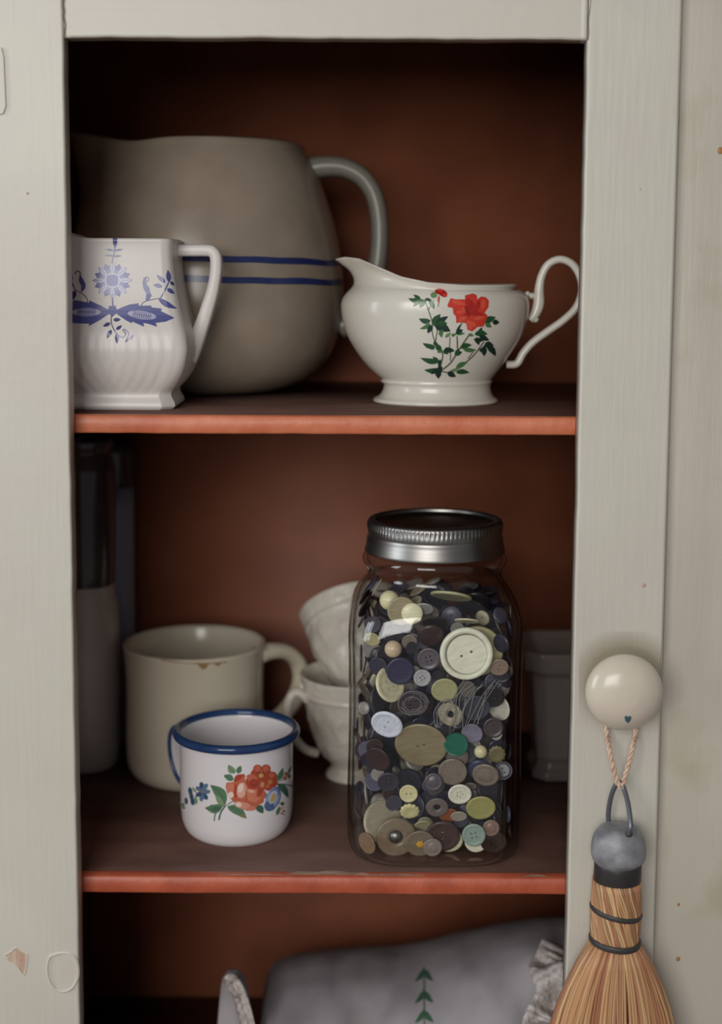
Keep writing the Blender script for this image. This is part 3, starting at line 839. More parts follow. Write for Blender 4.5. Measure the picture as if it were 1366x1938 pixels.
for a in [(240, 235, 85, 235, 62, G1, -.2), (300, 270, 230, 355, 60, G2, 0), (300, 265, 150, 345, 66, G2, .15), (245, 250, 150, 190, 45, G1, 0), (350, 275, 420, 375, 58, G2, -.1), (300, 245, 390, 265, 40, G1, 0),
          (375, 530, 220, 500, 70, G1, -.1), (370, 560, 235, 630, 52, G2, -.1), (390, 580, 335, 690, 66, G3, 0), (420, 600, 500, 440, 95, G1, -.1), (440, 560, 600, 470, 72, G3, 0), (430, 600, 630, 665, 115, G3, -.1), (460, 560, 590, 560, 70, G1, 0),
          (530, 640, 520, 745, 60, G2, .2), (560, 740, 640, 680, 45, G4, 0), (690, 690, 815, 690, 48, G2, 0), (640, 720, 700, 700, 40, G2, 0), (700, 690, 790, 640, 60, G3, 0), (700, 690, 770, 560, 34, G3, 0),
          (430, 860, 270, 815, 62, G1, -.1), (430, 870, 350, 880, 52, G1, 0), (440, 840, 520, 920, 72, G1, 0), (420, 790, 450, 860, 50, G1, 0), (520, 920, 455, 930, 40, G2, 0),
          (540, 910, 685, 915, 72, G3, -.05), (540, 900, 600, 960, 60, G1, 0), (600, 870, 560, 930, 55, G3, 0), (680, 960, 780, 930, 62, G3, 0), (700, 980, 740, 880, 60, G1, 0), (760, 880, 905, 840, 66, G1, -.1), (790, 890, 965, 905, 58, G2, .05),
          (500, 1050, 240, 1005, 72, G1, -.08), (480, 1060, 400, 990, 50, G1, 0), (480, 1120, 500, 1020, 40, G3, 0), (470, 1150, 290, 1160, 62, G1, -.1), (480, 1140, 375, 1215, 60, G3, 0), (470, 1150, 475, 1275, 82, G3, 0), (480, 1100, 520, 1190, 60, G3, 0),
          (700, 1140, 850, 1060, 66, G2, -.05), (600, 1200, 760, 1130, 40, G4, 0), (590, 1190, 700, 1250, 74, G3, 0), (700, 1190, 875, 1195, 66, G1, -.05),
          (1075, 560, 1215, 480, 84, G1, -.1), (1080, 560, 1160, 610, 60, G2, 0), (1170, 540, 1260, 550, 70, G3, 0), (1000, 700, 1035, 610, 50, G3, 0), (940, 700, 1110, 700, 80, G1, -.1), (1000, 720, 1130, 780, 70, G3, 0), (930, 770, 1060, 780, 60, G3, 0), (960, 740, 1000, 840, 60, G3, 0),
          (1060, 850, 1190, 850, 80, G3, -.15), (1060, 850, 1065, 985, 76, G3, 0), (1100, 850, 1215, 985, 80, G3, -.1), (1000, 910, 1060, 900, 50, G3, 0), (860, 700, 930, 720, 40, G2, 0)]:
    c.leaf(a[0], a[1], a[2], a[3], a[4], a[5], a[6])
c.poly([(420, 135), (470, 112), (540, 122), (590, 170), (585, 215), (540, 225), (490, 195), (440, 165)], R2); c.ell(500, 135, 40, 22, R1, 15); c.ell(560, 195, 22, 26, R1)
c.ell(415, 195, 42, 38, G4); c.leaf(480, 200, 475, 320, 30, C(190, 110, 80))
c.poly([(590, 330), (630, 235), (700, 250), (820, 250), (815, 200), (870, 185), (920, 175), (968, 195), (975, 250), (1030, 212), (1090, 225), (1125, 270), (1120, 350), (1070, 420), (1110, 460), (1080, 540), (1060, 600), (980, 605), (910, 665), (850, 640), (830, 560), (770, 545), (705, 555), (700, 470), (665, 430), (660, 360), (600, 350)], R1)
for a in [(640, 270, 830, 320, 60, R3, 0), (700, 420, 860, 360, 74, R3, 0), (850, 230, 900, 400, 90, R2, 0), (900, 260, 960, 440, 80, R2, .1), (1000, 260, 960, 420, 62, R2, 0), (1060, 240, 1040, 400, 60, R3, 0), (860, 420, 1060, 450, 70, R2, 0),
          (780, 480, 900, 440, 60, R2, 0), (850, 520, 900, 640, 80, R3, 0), (930, 500, 1080, 480, 60, R3, 0), (900, 560, 1040, 560, 60, R1, 0), (730, 520, 850, 470, 50, R3, 0), (820, 330, 880, 470, 60, C(140, 26, 26), 0), (640, 340, 800, 390, 60, R1, 0), (900, 540, 960, 610, 50, C(226, 96, 50), 0)]:
    c.leaf(a[0], a[1], a[2], a[3], a[4], a[5], a[6], op=0.8)
c.patch(bvh([cvf]), cb, 'red_flower_print', M['print'], 'red flower and green leaf print')

# ------------------------------------------------------------------ cream coffee mug
MY = 0.197
mc = P(369, 1300, MY).x
ms = PXM(MY)
mr = 137 / ms
hm = py_z(1215, MY) - Z2
prof = smooth_prof([(mr * .80, 0), (mr * .86, .001), (mr * .93, .006), (mr * .965, .013), (mr * .975, .03), (mr * .965, .055), (mr * .968, .08), (mr * .985, .095), (mr, hm - .003), (mr * 1.0, hm - .001)], 5)
prof = [tuple(p) for p in prof] + [(mr - .0012, hm), (mr - .0028, hm - .0004), (mr - .0040, hm - .003), (mr - .0055, hm - .02), (mr - .006, .03), (mr - .012, .012), (mr - .03, .008), (.0005, .008)]
mug = thing('mug', 'thick cream ceramic mug with brown rim stains, behind the enamel mug', 'mug', (mc, MY, Z2))
mvf = lathe(prof, mc, MY, Z2, 112)
mo = obj('body', mvf, M['mug_cream'], mug)
hp = [(490, 1238), (512, 1232), (540, 1234), (562, 1252), (570, 1284), (560, 1318), (540, 1346), (515, 1366), (488, 1378)]
path = smooth_prof([tuple(P(x, y, MY + .030 * max(0, (x - 495) / 75))) for x, y in hp], 6)
obj('handle', sweep([Vector(p) for p in path], lambda t: 0.0055 + 0.002 * abs(2 * t - 1) ** 2, 16, wide=lambda t: 0.0085), M['mug_cream'], mug, 'rounded cream handle')
c = Canvas((220, 1140), (300, 1225, 430, 1275), 460 / 1366, 0.9)
RS = C(170, 128, 84)
c.stroke([(250, 322), (330, 335), (420, 341), (500, 343), (600, 338), (650, 330)], 8, RS, 0.55)
c.poly([(455, 343), (520, 345), (505, 372), (485, 378), (465, 360)], RS, 0.7); c.ell(570, 347, 16, 10, RS, 0, 0.7)
c.patch(bvh([mvf]), mo, 'rim_stain', M['print'], 'brown stains under the rim')

# ------------------------------------------------------------------ enamel mug
EY = 0.078
ec = P(448, 1500, EY).x; es = PXM(EY)
er = 110 / es
eh = py_z(1382, EY) - Z2
prof = smooth_prof([(er * .72, 0.0), (er * .80, .0006), (er * .90, .004), (er * .965, .010), (er * .99, .018), (er, .03), (er * 1.0, eh - .012), (er * 1.005, eh - .006)], 6)
prof = [tuple(p) for p in prof] + [(er * 1.02, eh - .003), (er * 1.03, eh - .001), (er * 1.0, eh), (er * .985, eh - .003), (er * .98, eh - .01), (er * .975, .02), (er * .90, .006), (er * .7, .0025), (.0005, .0022)]
em = thing('enamel_mug', 'small white enamel mug with blue rim and rose print', 'mug', (ec, EY, Z2))
evf = lathe(prof, ec, EY, Z2, 120)
eb = obj('body', evf, M['enamel'], em)
n = 120; Rr = er * 1.0 + 0.0022
ringp = [Vector((ec + Rr * math.cos(2 * pi * k / n), EY + Rr * math.sin(2 * pi * k / n), Z2 + eh - 0.0008)) for k in range(n)]
obj('rim', sweep(ringp, lambda t: 0.0028, 14, closed=True, wide=0.0031, ref=(0, 0, 1)), M['enamel_blue'], em, 'rolled blue rim')
# strap handle, pointing to the back left, white with blue edges
ha = math.radians(152)
dirh = Vector((math.cos(ha), math.sin(ha), 0)); side = Vector((0, 0, 1)).cross(dirh)
cen = Vector((ec, EY, Z2))
hpts = [(er * 0.99, eh - .008), (er + .010, eh - .007), (er + .016, eh - .014), (er + .0165, eh - .026), (er + .013, eh - .040), (er + .006, eh - .050), (er * 0.99, eh - .054)]
ha2 = math.radians(205)
dirh = Vector((math.cos(ha2), math.sin(ha2), 0)); side = Vector((0, 0, 1)).cross(dirh)
dirh = Vector((math.cos(math.radians(139)), math.sin(math.radians(139)), 0)); side = Vector((0, 0, 1)).cross(dirh)
hpts = [(er * 0.99, eh - .008), (er + .014, eh - .007), (er + .022, eh - .014), (er + .023, eh - .028), (er + .018, eh - .042), (er + .009, eh - .050), (er * 0.99, eh - .052)]
path = [cen + dirh * p[0] + Vector((0, 0, p[1])) for p in smooth_prof(hpts, 6)]
eha = obj('handle', sweep(path, 0.0010, 12, wide=0.0068, ref=side, power=3), M['enamel'], em, 'white strap handle with blue edges')
for s__ in (-1, 1):
    obj('handle_edge', sweep([p + side * 0.0068 * s__ for p in path], 0.0014, 8), M['enamel_blue'], eha, 'blue edge of the strap handle')
# roses
O1 = C(200, 106, 78); O2 = C(176, 74, 52); O3 = C(232, 176, 156); O4 = C(240, 214, 200); O5 = C(156, 60, 44)
g1 = C(92, 128, 96); g2 = C(128, 154, 116); g3 = C(70, 102, 84); bl = C(88, 112, 150); bl2 = C(60, 86, 120); bl3 = C(156, 172, 204); ye = C(206, 168, 96); br = C(120, 100, 80)
c = Canvas((330, 1420), (342, 1440, 560, 1556), 240 / 1366, 0.75)
for st in [([(545, 600), (500, 670), (480, 745)], 16, g3), ([(480, 640), (440, 690), (430, 755)], 13, g1), ([(545, 600), (640, 545), (720, 540)], 9, br), ([(390, 590), (540, 600)], 8, g3), ([(200, 400), (240, 460)], 8, g1), ([(1090, 350), (1180, 310)], 8, g2), ([(1100, 360), (1200, 370), (1280, 390)], 12, g3), ([(1000, 560), (1160, 570)], 8, g1)]:
    c.stroke(st[0], st[1], st[2])
for a in [(655, 245, 580, 155, 74, g2, -.1, g3), (680, 250, 715, 165, 58, g1, 0, g3), (635, 320, 530, 270, 70, g1, .05, g3), (545, 590, 385, 372, 120, g1, .12, g3), (530, 600, 440, 480, 60, g2, 0, None), (520, 600, 328, 620, 96, g1, -.12, g3), (400, 640, 510, 620, 46, g3, 0, None),
          (570, 605, 778, 735, 100, g1, -.10, g3), (700, 690, 770, 720, 40, C(120, 130, 80), 0, None), (880, 600, 955, 680, 78, g3, -.1, None), (1095, 330, 1165, 185, 60, g1, .1, g3), (1110, 360, 1225, 515, 74, g3, -.1, None), (1225, 250, 1262, 165, 26, g3, 0, None),
          (990, 520, 975, 450, 36, g1, 0, None), (1140, 575, 1185, 575, 44, g3, 0, None), (1100, 700, 1135, 600, 40, g1, 0, None), (235, 585, 225, 490, 40, g2, 0, None), (110, 600, 75, 575, 46, g2, 0, None), (110, 610, 95, 630, 30, g1, 0, None), (230, 450, 195, 400, 24, g2, 0, None)]:
    c.leaf(a[0], a[1], a[2], a[3], a[4], a[5], a[6], a[7])
for k in range(7):
    a = 2 * pi * k / 7; c.ell(305 + 42 * math.cos(a), 445 + 66 * math.sin(a), 24, 40, bl2 if k % 2 else C(96, 124, 150), math.degrees(a) + 90)
c.ell(300, 445, 16, 18, C(150, 120, 100))
for k in range(3): c.ell(172 + 12 * k, 440 + 55 * k, 22, 42, bl2 if k != 1 else C(70, 90, 104), -10)
c.ell(128, 545, 18, 36, C(80, 96, 116), -8)
# back red flower cluster
for x, y, r in [(895, 200, 48), (985, 200, 50), (865, 250, 44), (1000, 260, 50), (930, 300, 55), (1050, 280, 54), (1060, 350, 50), (1010, 390, 48), (975, 330, 48), (870, 285, 36)]: c.ell(x, y, r, r * .95, O2)
for x, y, r in [(895, 195, 34), (985, 195, 34), (1048, 270, 30), (1005, 385, 24)]: c.ell(x, y, r, r, O1)
c.ell(930, 268, 42, 38, O5); c.ell(932, 272, 26, 24, ye); c.ell(1030, 340, 26, 26, C(198, 130, 80))
# big rose
c.poly([(560, 350), (640, 340), (680, 290), (745, 250), (765, 275), (755, 330), (820, 255), (880, 270), (930, 340), (965, 345), (970, 440), (960, 560), (890, 600), (860, 640), (790, 652), (700, 620), (655, 570), (600, 515), (570, 460), (552, 400)], O1)
c.ell(605, 410, 46, 60, C(214, 128, 100), 10); c.ell(608, 480, 30, 34, O4); c.leaf(640, 340, 755, 262, 60, O2, -.1)
c.leaf(655, 520, 655, 350, 50, O2, .05)
c.ell(725, 430, 52, 84, O3, 12); c.ell(712, 405, 30, 50, O4, 12); c.ell(850, 340, 78, 80, O2, 20); c.ell(835, 300, 60, 42, O1, 20); c.ell(855, 350, 42, 40, O5, 0); c.ell(862, 345, 26, 22, O2)
c.ell(850, 490, 78, 70, C(214, 130, 98), 0); c.stroke([(775, 450), (790, 540), (850, 560)], 10, O1); c.stroke([(760, 360), (770, 470), (780, 540)], 9, O2, .7); c.ell(825, 440, 40, 18, O3, 10)
c.ell(925, 430, 30, 80, O2, 20); c.ell(950, 500, 24, 60, O1, 25); c.ell(945, 370, 22, 30, C(206, 150, 110), 20)
c.ell(735, 590, 90, 42, C(220, 150, 126), 14); c.ell(690, 585, 34, 24, O4, 14); c.ell(830, 625, 46, 26, C(212, 130, 104), 0); c.stroke([(650, 530), (740, 550), (850, 580)], 11, O2, .8)
# morning glory
c.ell(1060, 520, 74, 128, bl3, 20); c.ell(1020, 600, 54, 56, bl, 10); c.ell(1085, 455, 50, 66, C(120, 138, 180), 25); c.ell(1060, 505, 40, 76, C(196, 200, 220), 22); c.ell(1062, 512, 22, 54, ye, 22); c.stroke([(1110, 400), (1140, 470), (1120, 560), (1060, 640)], 12, bl2, .8)
for x, y, r, cc in [(1205, 255, 24, C(170, 120, 60)), (1190, 300, 20, C(176, 92, 60)), (1235, 280, 20, C(130, 120, 60)), (1150, 630, 12, ye), (1175, 655, 13, C(170, 90, 80)), (1155, 680, 13, C(190, 120, 100)), (1180, 690, 9, ye), (1165, 615, 10, O3)]: c.ell(x, y, r, r, cc)
c.patch(bvh([evf]), eb, 'rose_print', M['print'], 'orange rose and blue flower print')

# ------------------------------------------------------------------ bottles at the left
BY = 0.212
bx = P(160, 1300, BY).x; brd = 68 / PXM(BY)
bh = py_z(834, BY) - Z2
z_split = py_z(1106, BY) - Z2
bot = thing('stoneware_bottle', 'tall stoneware bottle, dark glazed top over pale base, behind left stile', 'bottle', (bx, BY, Z2))
lo = smooth_prof([(brd * .82, 0), (brd * .90, .002), (brd * .97, .012), (brd * .985, .04), (brd * 1.02, .08), (brd * 1.0, .12), (brd * .90, z_split - .008), (brd * .90, z_split)], 5)
obj('lower_body', lathe([tuple(p) for p in lo], bx, BY, Z2, 72), M['bottle_pale'], bot, 'pale glazed lower body')
up = smooth_prof([(brd * .90, z_split), (brd * .93, z_split + .012), (brd * .97, z_split + .05), (brd * .97, z_split + .085), (brd * .94, bh - .02), (brd * .86, bh - .012), (brd * .84, bh - .008), (brd * .92, bh - .006), (brd * .93, bh), (brd * .8, bh + .001), (brd * .7, bh - .002), (brd * .68, bh - .03)], 5)
obj('upper_body', lathe([tuple(p) for p in up], bx, BY, Z2, 72, cap0=False, cap1=True), M['bottle_dark'], bot, 'glossy dark glazed upper body')
TY = 0.277
tx = P(214, 1100, TY).x; trd = 44 / PXM(TY)
th_ = py_z(842, TY) - Z2; tsp = py_z(922, TY) - Z2
tb = thing('slim_bottle', 'slim blue-grey bottle with black collar standing behind the stoneware bottle', 'bottle', (tx, TY, Z2))
obj('body', lathe([tuple(p) for p in smooth_prof([(trd * .85, 0), (trd * .95, .004), (trd * .96, .05), (trd * .94, .12), (trd * .97, tsp)], 5)], tx, TY, Z2, 56, cap1=True), M['bottle_blue'], tb)
obj('collar', lathe([tuple(p) for p in smooth_prof([(trd * .97, tsp + .0002), (trd * 1.02, tsp + .003), (trd * 1.02, tsp + .02), (trd * .98, th_ - .004), (trd * .8, th_)], 5)], tx, TY, Z2, 56, cap1=True), M['bottle_dark'], tb, 'black collar')

# ------------------------------------------------------------------ teacups
TCY = 0.190
tcx = P(672, 1350, TCY).x
def teacup_prof(r, h):
    p = smooth_prof([(r * .50, 0), (r * .53, .001), (r * .50, .004), (r * .42, .008), (r * .46, .012), (r * .66, .022), (r * .80, .038), (r * .88, .055), (r * .915, h - .018), (r * .945, h - .0155), (r * .935, h - .013), (r * .95, h - .010), (r * .985, h - .004), (r, h - .0008)], 4)
    p = [tuple(q) for q in p] + [(r - .001, h), (r - .0024, h - .001), (r * .93, h - .010), (r * .86, .055), (r * .77, .038), (r * .6, .022), (r * .3, .014), (.0005, .0135)]
    return p
def emb(t, i, r, z):
    s = 0.0
    if 0.014 < z < 0.064:
        s = 0.0014 * math.sin(9 * t + 3 * math.sin(z * 160)) * math.sin(z * 200 + 2 * math.sin(5 * t)) * math.sin(pi * (z - .014) / .05)
    rr = r + (s if i < 49 else 0)
    return rr * math.cos(t), rr * math.sin(t), z
TR = 108 / PXM(TCY); THt = py_z(1272, TCY) - Z2
def cup_handle(r, h, ang):
    d = Vector((math.cos(ang), math.sin(ang), 0))
    pts = smooth_prof([(r * .86, h - .020), (r * 1.08, h - .012), (r * 1.22, h - .018), (r * 1.26, h - .032), (r * 1.12, h - .048), (r * .92, h - .058), (r * .70, h - .062)], 5)
    return [d * p[0] + Vector((0, 0, p[1])) for p in pts]
c1 = thing('teacup', 'lower embossed white teacup standing on its foot behind the jar', 'teacup', (tcx, TCY, Z2), 'embossed white teacups')
obj('body', lathe(teacup_prof(TR, THt), tcx, TCY, Z2, 120, emb), M['teacup'], c1)
hpth = [p + Vector((tcx, TCY, Z2)) for p in cup_handle(TR, THt, math.radians(196))]
obj('handle', sweep(hpth, 0.0034, 12, wide=0.0040), M['teacup'], c1)
# upper cup, nested and leaning
c2 = thing('teacup', 'upper embossed white teacup leaning tilted inside the lower teacup', 'teacup', (tcx, TCY, Z2), 'embossed white teacups')
def tiltm():
    R1_ = Matrix.Rotation(math.radians(-40), 4, 'X') @ Matrix.Rotation(math.radians(-12), 4, 'Y')
    return Matrix.Translation(Vector((tcx + 0.013, TCY - 0.004, Z2 + 0.061))) @ R1_
mt = tiltm()
v, f = lathe(teacup_prof(TR * 0.98, THt), 0, 0, 0, 120, emb)
obj('body', ([tuple(mt @ Vector(p)) for p in v], f), M['teacup'], c2)
hpth = [mt @ p for p in cup_handle(TR * .98, THt, math.radians(40))]
obj('handle', sweep(hpth, 0.0034, 12, wide=0.0040), M['teacup'], c2)

# ------------------------------------------------------------------ glass dish on the right
DY = 0.205
dxc = P(1076, 1350, DY).x; dsx = 1 / PXM(DY)
dh = py_z(1212, DY) - Z2
def sq_ring(h, z, ch=0.22, per=1):
    c_ = h * ch
    return [(x, y, z) for x, y in [(h, -h + c_), (h, h - c_), (h - c_, h), (-h + c_, h), (-h, h - c_), (-h, -h + c_), (-h + c_, -h), (h - c_, -h)]]
hs = [(78, 0), (88, .001), (88, .006), (80, .010), (76, .014), (82, .03), (92, .08), (94, dh - .020), (112, dh - .015), (114, dh - .003), (112, dh), (106, dh - .002), (90, dh - .018), (88, .08), (76, .03), (70, .016)]
hs = [(a * dsx * 0.85, b) for a, b in hs]
v = []; f = []
for h_, z_ in hs: v += [(dxc + x, DY + y, Z2 + z) for x, y, z in sq_ring(h_, z_, 0.3)]
for i in range(len(hs) - 1):
    for k in range(8):
        a = i * 8 + k; b = i * 8 + (k + 1) % 8; f.append((a, b, b + 8, a + 8))
f.append(tuple(range(8))[::-1]); f.append(tuple((len(hs) - 1) * 8 + k for k in range(8)))
tag(obj('glass_dish', mesh_from(v, f, False), M['dish_glass'], None, bevel=0.0012), 'smoky faceted glass container behind the jar at right edge', 'glass dish')

# ------------------------------------------------------------------ button jar
JRY = 0.0665
jx = P(819, 1350, JRY).x; jps = PXM(JRY)
JH = py_z(980, JRY) - Z2
def zj(py): return py_z(py, JRY) - Z2
hw = 166 / jps
prof = [(hw * .55, 0.0022, 3.2), (hw * .72, 0.0006, 3.4), (hw * .80, 0.0, 3.6), (hw * .88, .0006, 4), (hw * .955, .0045, 4.4), (hw * .988, .010, 4.6), (hw * 1.0, .018, 4.8), (hw * .995, .05, 4.8), (hw * .985, .09, 4.8), (hw * .99, .13, 4.8), (hw * .995, zj(1190), 4.8), (hw * .985, zj(1160), 4.4), (hw * .955, zj(1135), 3.8), (hw * .895, zj(1112), 3.0), (hw * .83, zj(1096), 2.4), (hw * .785, zj(1086), 2.1), (hw * .78, zj(1076), 2.0), (hw * .80, zj(1068), 2.0), (hw * .83, zj(1060), 2.0), (hw * .835, zj(1050), 2.0), (hw * .80, zj(1043), 2.0), (hw * .765, zj(1040), 2.0), (hw * .75, zj(1010), 2.0), (hw * .74, JH - .002, 2.0)]
prof = [tuple(p) for p in smooth_prof(prof, 4)]
def jar_xy(t, r, n):
    c_, s__ = math.cos(t), math.sin(t)
    k = (abs(c_) ** n + abs(s__) ** n) ** (-1.0 / n)
    return r * k * c_, r * k * s__
def jar_shell(d, prof, flip=False, segs=144, z_off=0.0):
    v = []; f = []
    for r, z, n in prof:
        for k in range(segs):
            t = 2 * pi * (k + .5) / segs
            x, y = jar_xy(t, max(0.001, r - d), n)
            v.append((jx + x, JRY + y, Z2 + z))
    for i in range(len(prof) - 1):
        for k in range(segs):
            a = i * segs + k; b = i * segs + (k + 1) % segs
            f.append((a, b, b + segs, a + segs) if not flip else (a, a + segs, b + segs, b))
    f.append(tuple(range(segs)))
    return v, f
jar = thing('glass_jar', 'square glass canning jar full of buttons with grey screw lid', 'jar', (jx, JRY, Z2))
WALL = 0.0027
mb = MB(); mb.add(jar_shell(0, prof))
inn = [(r, max(z, 0.0052), n) for r, z, n in prof]
mb.add(jar_shell(WALL, inn, True))
jg = obj('jar_glass', mb, M['glass'], jar, 'clear glass body')
# screw band
lr = 128.5 / jps
segs = 288
zt0 = JH
zb_ = zj(1040)
bp_ = [(lr * 1.045, zb_, 0), (lr * 1.05, zb_ + .001, 0), (lr * 1.035, zb_ + .003, 0), (lr * 1.02, zb_ + .006, 0), (lr * 1.015, zb_ + .0095, 0), (lr * .992, zb_ + .0108, 0), (lr * 1.0, zb_ + .0120, 0), (lr * 1.005, zt0 - .0065, 0), (lr * 1.003, zt0 - .0055, 1), (lr * 1.003, zt0 - .0028, 1), (lr * 1.0, zt0 - .0018, .3), (lr * .99, zt0 - .0006, 0), (lr * .965, zt0, 0), (lr * .90, zt0, 0), (lr * .89, zt0 - .0006, 0), (lr * .89, zt0 - .0022, 0)]
v = []; f = []
for r, z, kn in bp_:
    for k in range(segs):
        t = 2 * pi * k / segs
        rr = r + (0.00045 * (1 if k % 3 == 0 else -1 if kn else 0)) * kn
        v.append((jx + rr * math.cos(t), JRY + rr * math.sin(t), Z2 + z))
for i in range(len(bp_) - 1):
    for k in range(segs):
        a = i * segs + k; b = i * segs + (k + 1) % segs; f.append((a, b, b + segs, a + segs))
obj('screw_band', (v, f), M['band_metal'], jar, 'ridged grey metal screw band')
obj('lid_disc', lathe([(lr * .93, JH - .0022), (lr * .80, JH - .0021), (lr * .78, JH - .0027), (lr * .5, JH - .0026), (.001, JH - .0025)], jx, JRY, Z2, 96, cap0=False), M['lid_dark'], jar, 'dark flat lid disc')

# ---- button prototypes (unit radius 1, thickness in the same unit, axis +Z = face)
def button_mesh(holes, t=0.2, rim=0.12, dish=0.05, hr=0.085, hd=0.24, ri=0.62, slit=False, segs=40):
    """lathed rim + pierced centre made with a constrained triangulation"""
    v = []; f = []
    prof_t = [(ri, t / 2 - dish), (0.74, t / 2 - dish * .7), (1 - rim * 1.4, t / 2 - dish * .1), (1 - rim, t / 2), (0.97, t / 2 - 0.02), (1.0, t * .2), (1.0, -t * .2), (0.95, -t / 2 + .01), (0.8, -t / 2), (ri, -t / 2)]
    for r, z in prof_t:
        for k in range(segs):
            a = 2 * pi * k / segs; v.append((r * math.cos(a), r * math.sin(a), z))
    for i in range(len(prof_t) - 1):
        for k in range(segs):
            a = i * segs + k; b = i * segs + (k + 1) % segs; f.append((a, a + segs, b + segs, b))
    hc = []
    if holes == 2: hc = [(-hd, 0), (hd, 0)]
    elif holes == 4: hc = [(s1_ * hd * .8, s2_ * hd * .8) for s1_, s2_ in ((1, 1), (-1, 1), (-1, -1), (1, -1))]
    elif holes == 5: hc = [(hd * 1.15 * math.cos(2 * pi * k / 5), hd * 1.15 * math.sin(2 * pi * k / 5)) for k in range(5)]
    P2 = []; E = []
    for k in range(segs): P2.append(Vector((ri * math.cos(2 * pi * k / segs), ri * math.sin(2 * pi * k / segs))))
    E += [(k, (k + 1) % segs) for k in range(segs)]
    HS = 10
    for cx, cy in hc:
        n0 = len(P2)
        for k in range(HS): P2.append(Vector((cx + hr * math.cos(2 * pi * k / HS), cy + hr * math.sin(2 * pi * k / HS))))
        E += [(n0 + k, n0 + (k + 1) % HS) for k in range(HS)]
    vo, eo, fo, *_ = delaunay_2d_cdt(P2, E, [], 1, 1e-6)
    keep = []
    for tri in fo:
        cxy = sum((Vector(vo[i]) for i in tri), Vector((0, 0))) / len(tri)
        if all((cxy - Vector(h)).length > hr * .9 for h in hc): keep.append(tri)
    for zz, flip in ((t / 2 - dish, False), (-t / 2, True)):
        n0 = len(v); v += [(p[0], p[1], zz) for p in vo]
        f += [tuple(n0 + i for i in (tri if not flip else tri[::-1])) for tri in keep]
    for cx, cy in hc:
        n0 = len(v)
        for zz in (t / 2 - dish, -t / 2):
            v += [(cx + hr * math.cos(2 * pi * k / HS), cy + hr * math.sin(2 * pi * k / HS), zz) for k in range(HS)]
        f += [(n0 + k, n0 + (k + 1) % HS, n0 + HS + (k + 1) % HS, n0 + HS + k) for k in range(HS)]
    me = mesh_from(v, f, True)
    me.materials.append(None)
    return me
def dome_mesh(t=0.5, steps=7, segs=32, ring=0.0):
    pr = [(0.001, -t * .5), (0.5, -t * .5), (0.9, -t * .35), (1.0, -t * .05), (0.97, t * .12)]
    for i in range(1, steps + 1):
        a = pi / 2 * i / steps; pr.append((0.93 * math.cos(a) + .001, t * .15 + t * .35 * math.sin(a) - (ring if 2 < i < 5 else 0)))
    v, f = lathe(pr, 0, 0, 0, segs); me = mesh_from(v, f); me.materials.append(None); return me
def ball_mesh():
    v, f = sphere((0, 0, 0), 1.0, 20, 12, (1, 1, .92)); me = mesh_from(v, f); me.materials.append(None); return me
def slit_mesh():
    me = button_mesh(2, .26, .09, .045, .055, .20, .80)
    return me
def flute_mesh():
    pr = [(.001, -.2), (.9, -.2), (1.0, -.05), (1.0, .08), (.85, .2), (.5, .14), (.001, .12)]
    def fn(t, i, r, z):
        k = 1 + (.06 * math.cos(12 * t) if r > .6 else 0); return r * k * math.cos(t), r * k * math.sin(t), z
    v, f = lathe(pr, 0, 0, 0, 48, fn); me = mesh_from(v, f); me.materials.append(None); return me
def ringy_mesh():
    pr = [(.30, -.08), (.9, -.1), (1.0, -.03), (1.0, .05), (.9, .1), (.7, .06), (.55, .12), (.42, .1), (.30, .02), (.30, -.08)]
    v, f = lathe(pr, 0, 0, 0, 40, cap0=False); me = mesh_from(v, f); me.materials.append(None); return me
PR = {'four': button_mesh(4), 'two': button_mesh(2), 'five': button_mesh(5, hr=.08, hd=.22), 'plain': button_mesh(0, .16, .1, .03), 'flat': button_mesh(2, .10, .05, .012, .05, .12), 'slit': slit_mesh(),
      'dome': dome_mesh(), 'ball': ball_mesh(), 'fluted': flute_mesh(), 'ring': ringy_mesh(), 'shank': dome_mesh(.36, 7, 32, .08), 'thin4': button_mesh(4, .12, .14, .04, .08, .22)}
THK = {'four': .2, 'two': .2, 'five': .2, 'plain': .16, 'flat': .10, 'slit': .26, 'dome': .5, 'ball': 1.9, 'fluted': .4, 'ring': .22, 'shank': .36, 'thin4': .12}
for k, me in PR.items(): me.name = 'button_' + k
bmats = {}
def bmat(r, g, b, rough=.3, pearl=False):
    key = (r, g, b, rough, pearl)
    if key not in bmats:
        r, g, b = (r * .94, g * .93, b * .93) if r < 200 else (min(244, r * 1.05), min(240, g * 1.05), b * 1.04)
        c1_, c2_ = C(r, g, b), C(min(255, r * 1.07 + 4), min(255, g * 1.07 + 4), min(255, b * 1.07 + 4))
        m = noise_mat('button_colour', c1_, c2_, (1, 4, 1), 1.6, 3, rough)
        bmats[key] = m
    return bmats[key]
placed = []          # (centre, normal, radius, half thickness)
rimang = [(math.cos(2 * pi * k / 14), math.sin(2 * pi * k / 14)) for k in range(14)]
def disc_pts(cn, n, r, ht):
    q = n.to_track_quat('Z', 'Y').to_matrix(); u, w = q @ Vector((1, 0, 0)), q @ Vector((0, 1, 0))
    pts = []
    for s__ in (-1, 0, 1):
        for ca, sa in rimang: pts.append(cn + (u * ca + w * sa) * r + n * ht * s__)
        for ca, sa in rimang[::2]: pts.append(cn + (u * ca + w * sa) * r * .5 + n * ht * s__)
        pts.append(cn + n * ht * s__)
    return pts
PLC = []; 
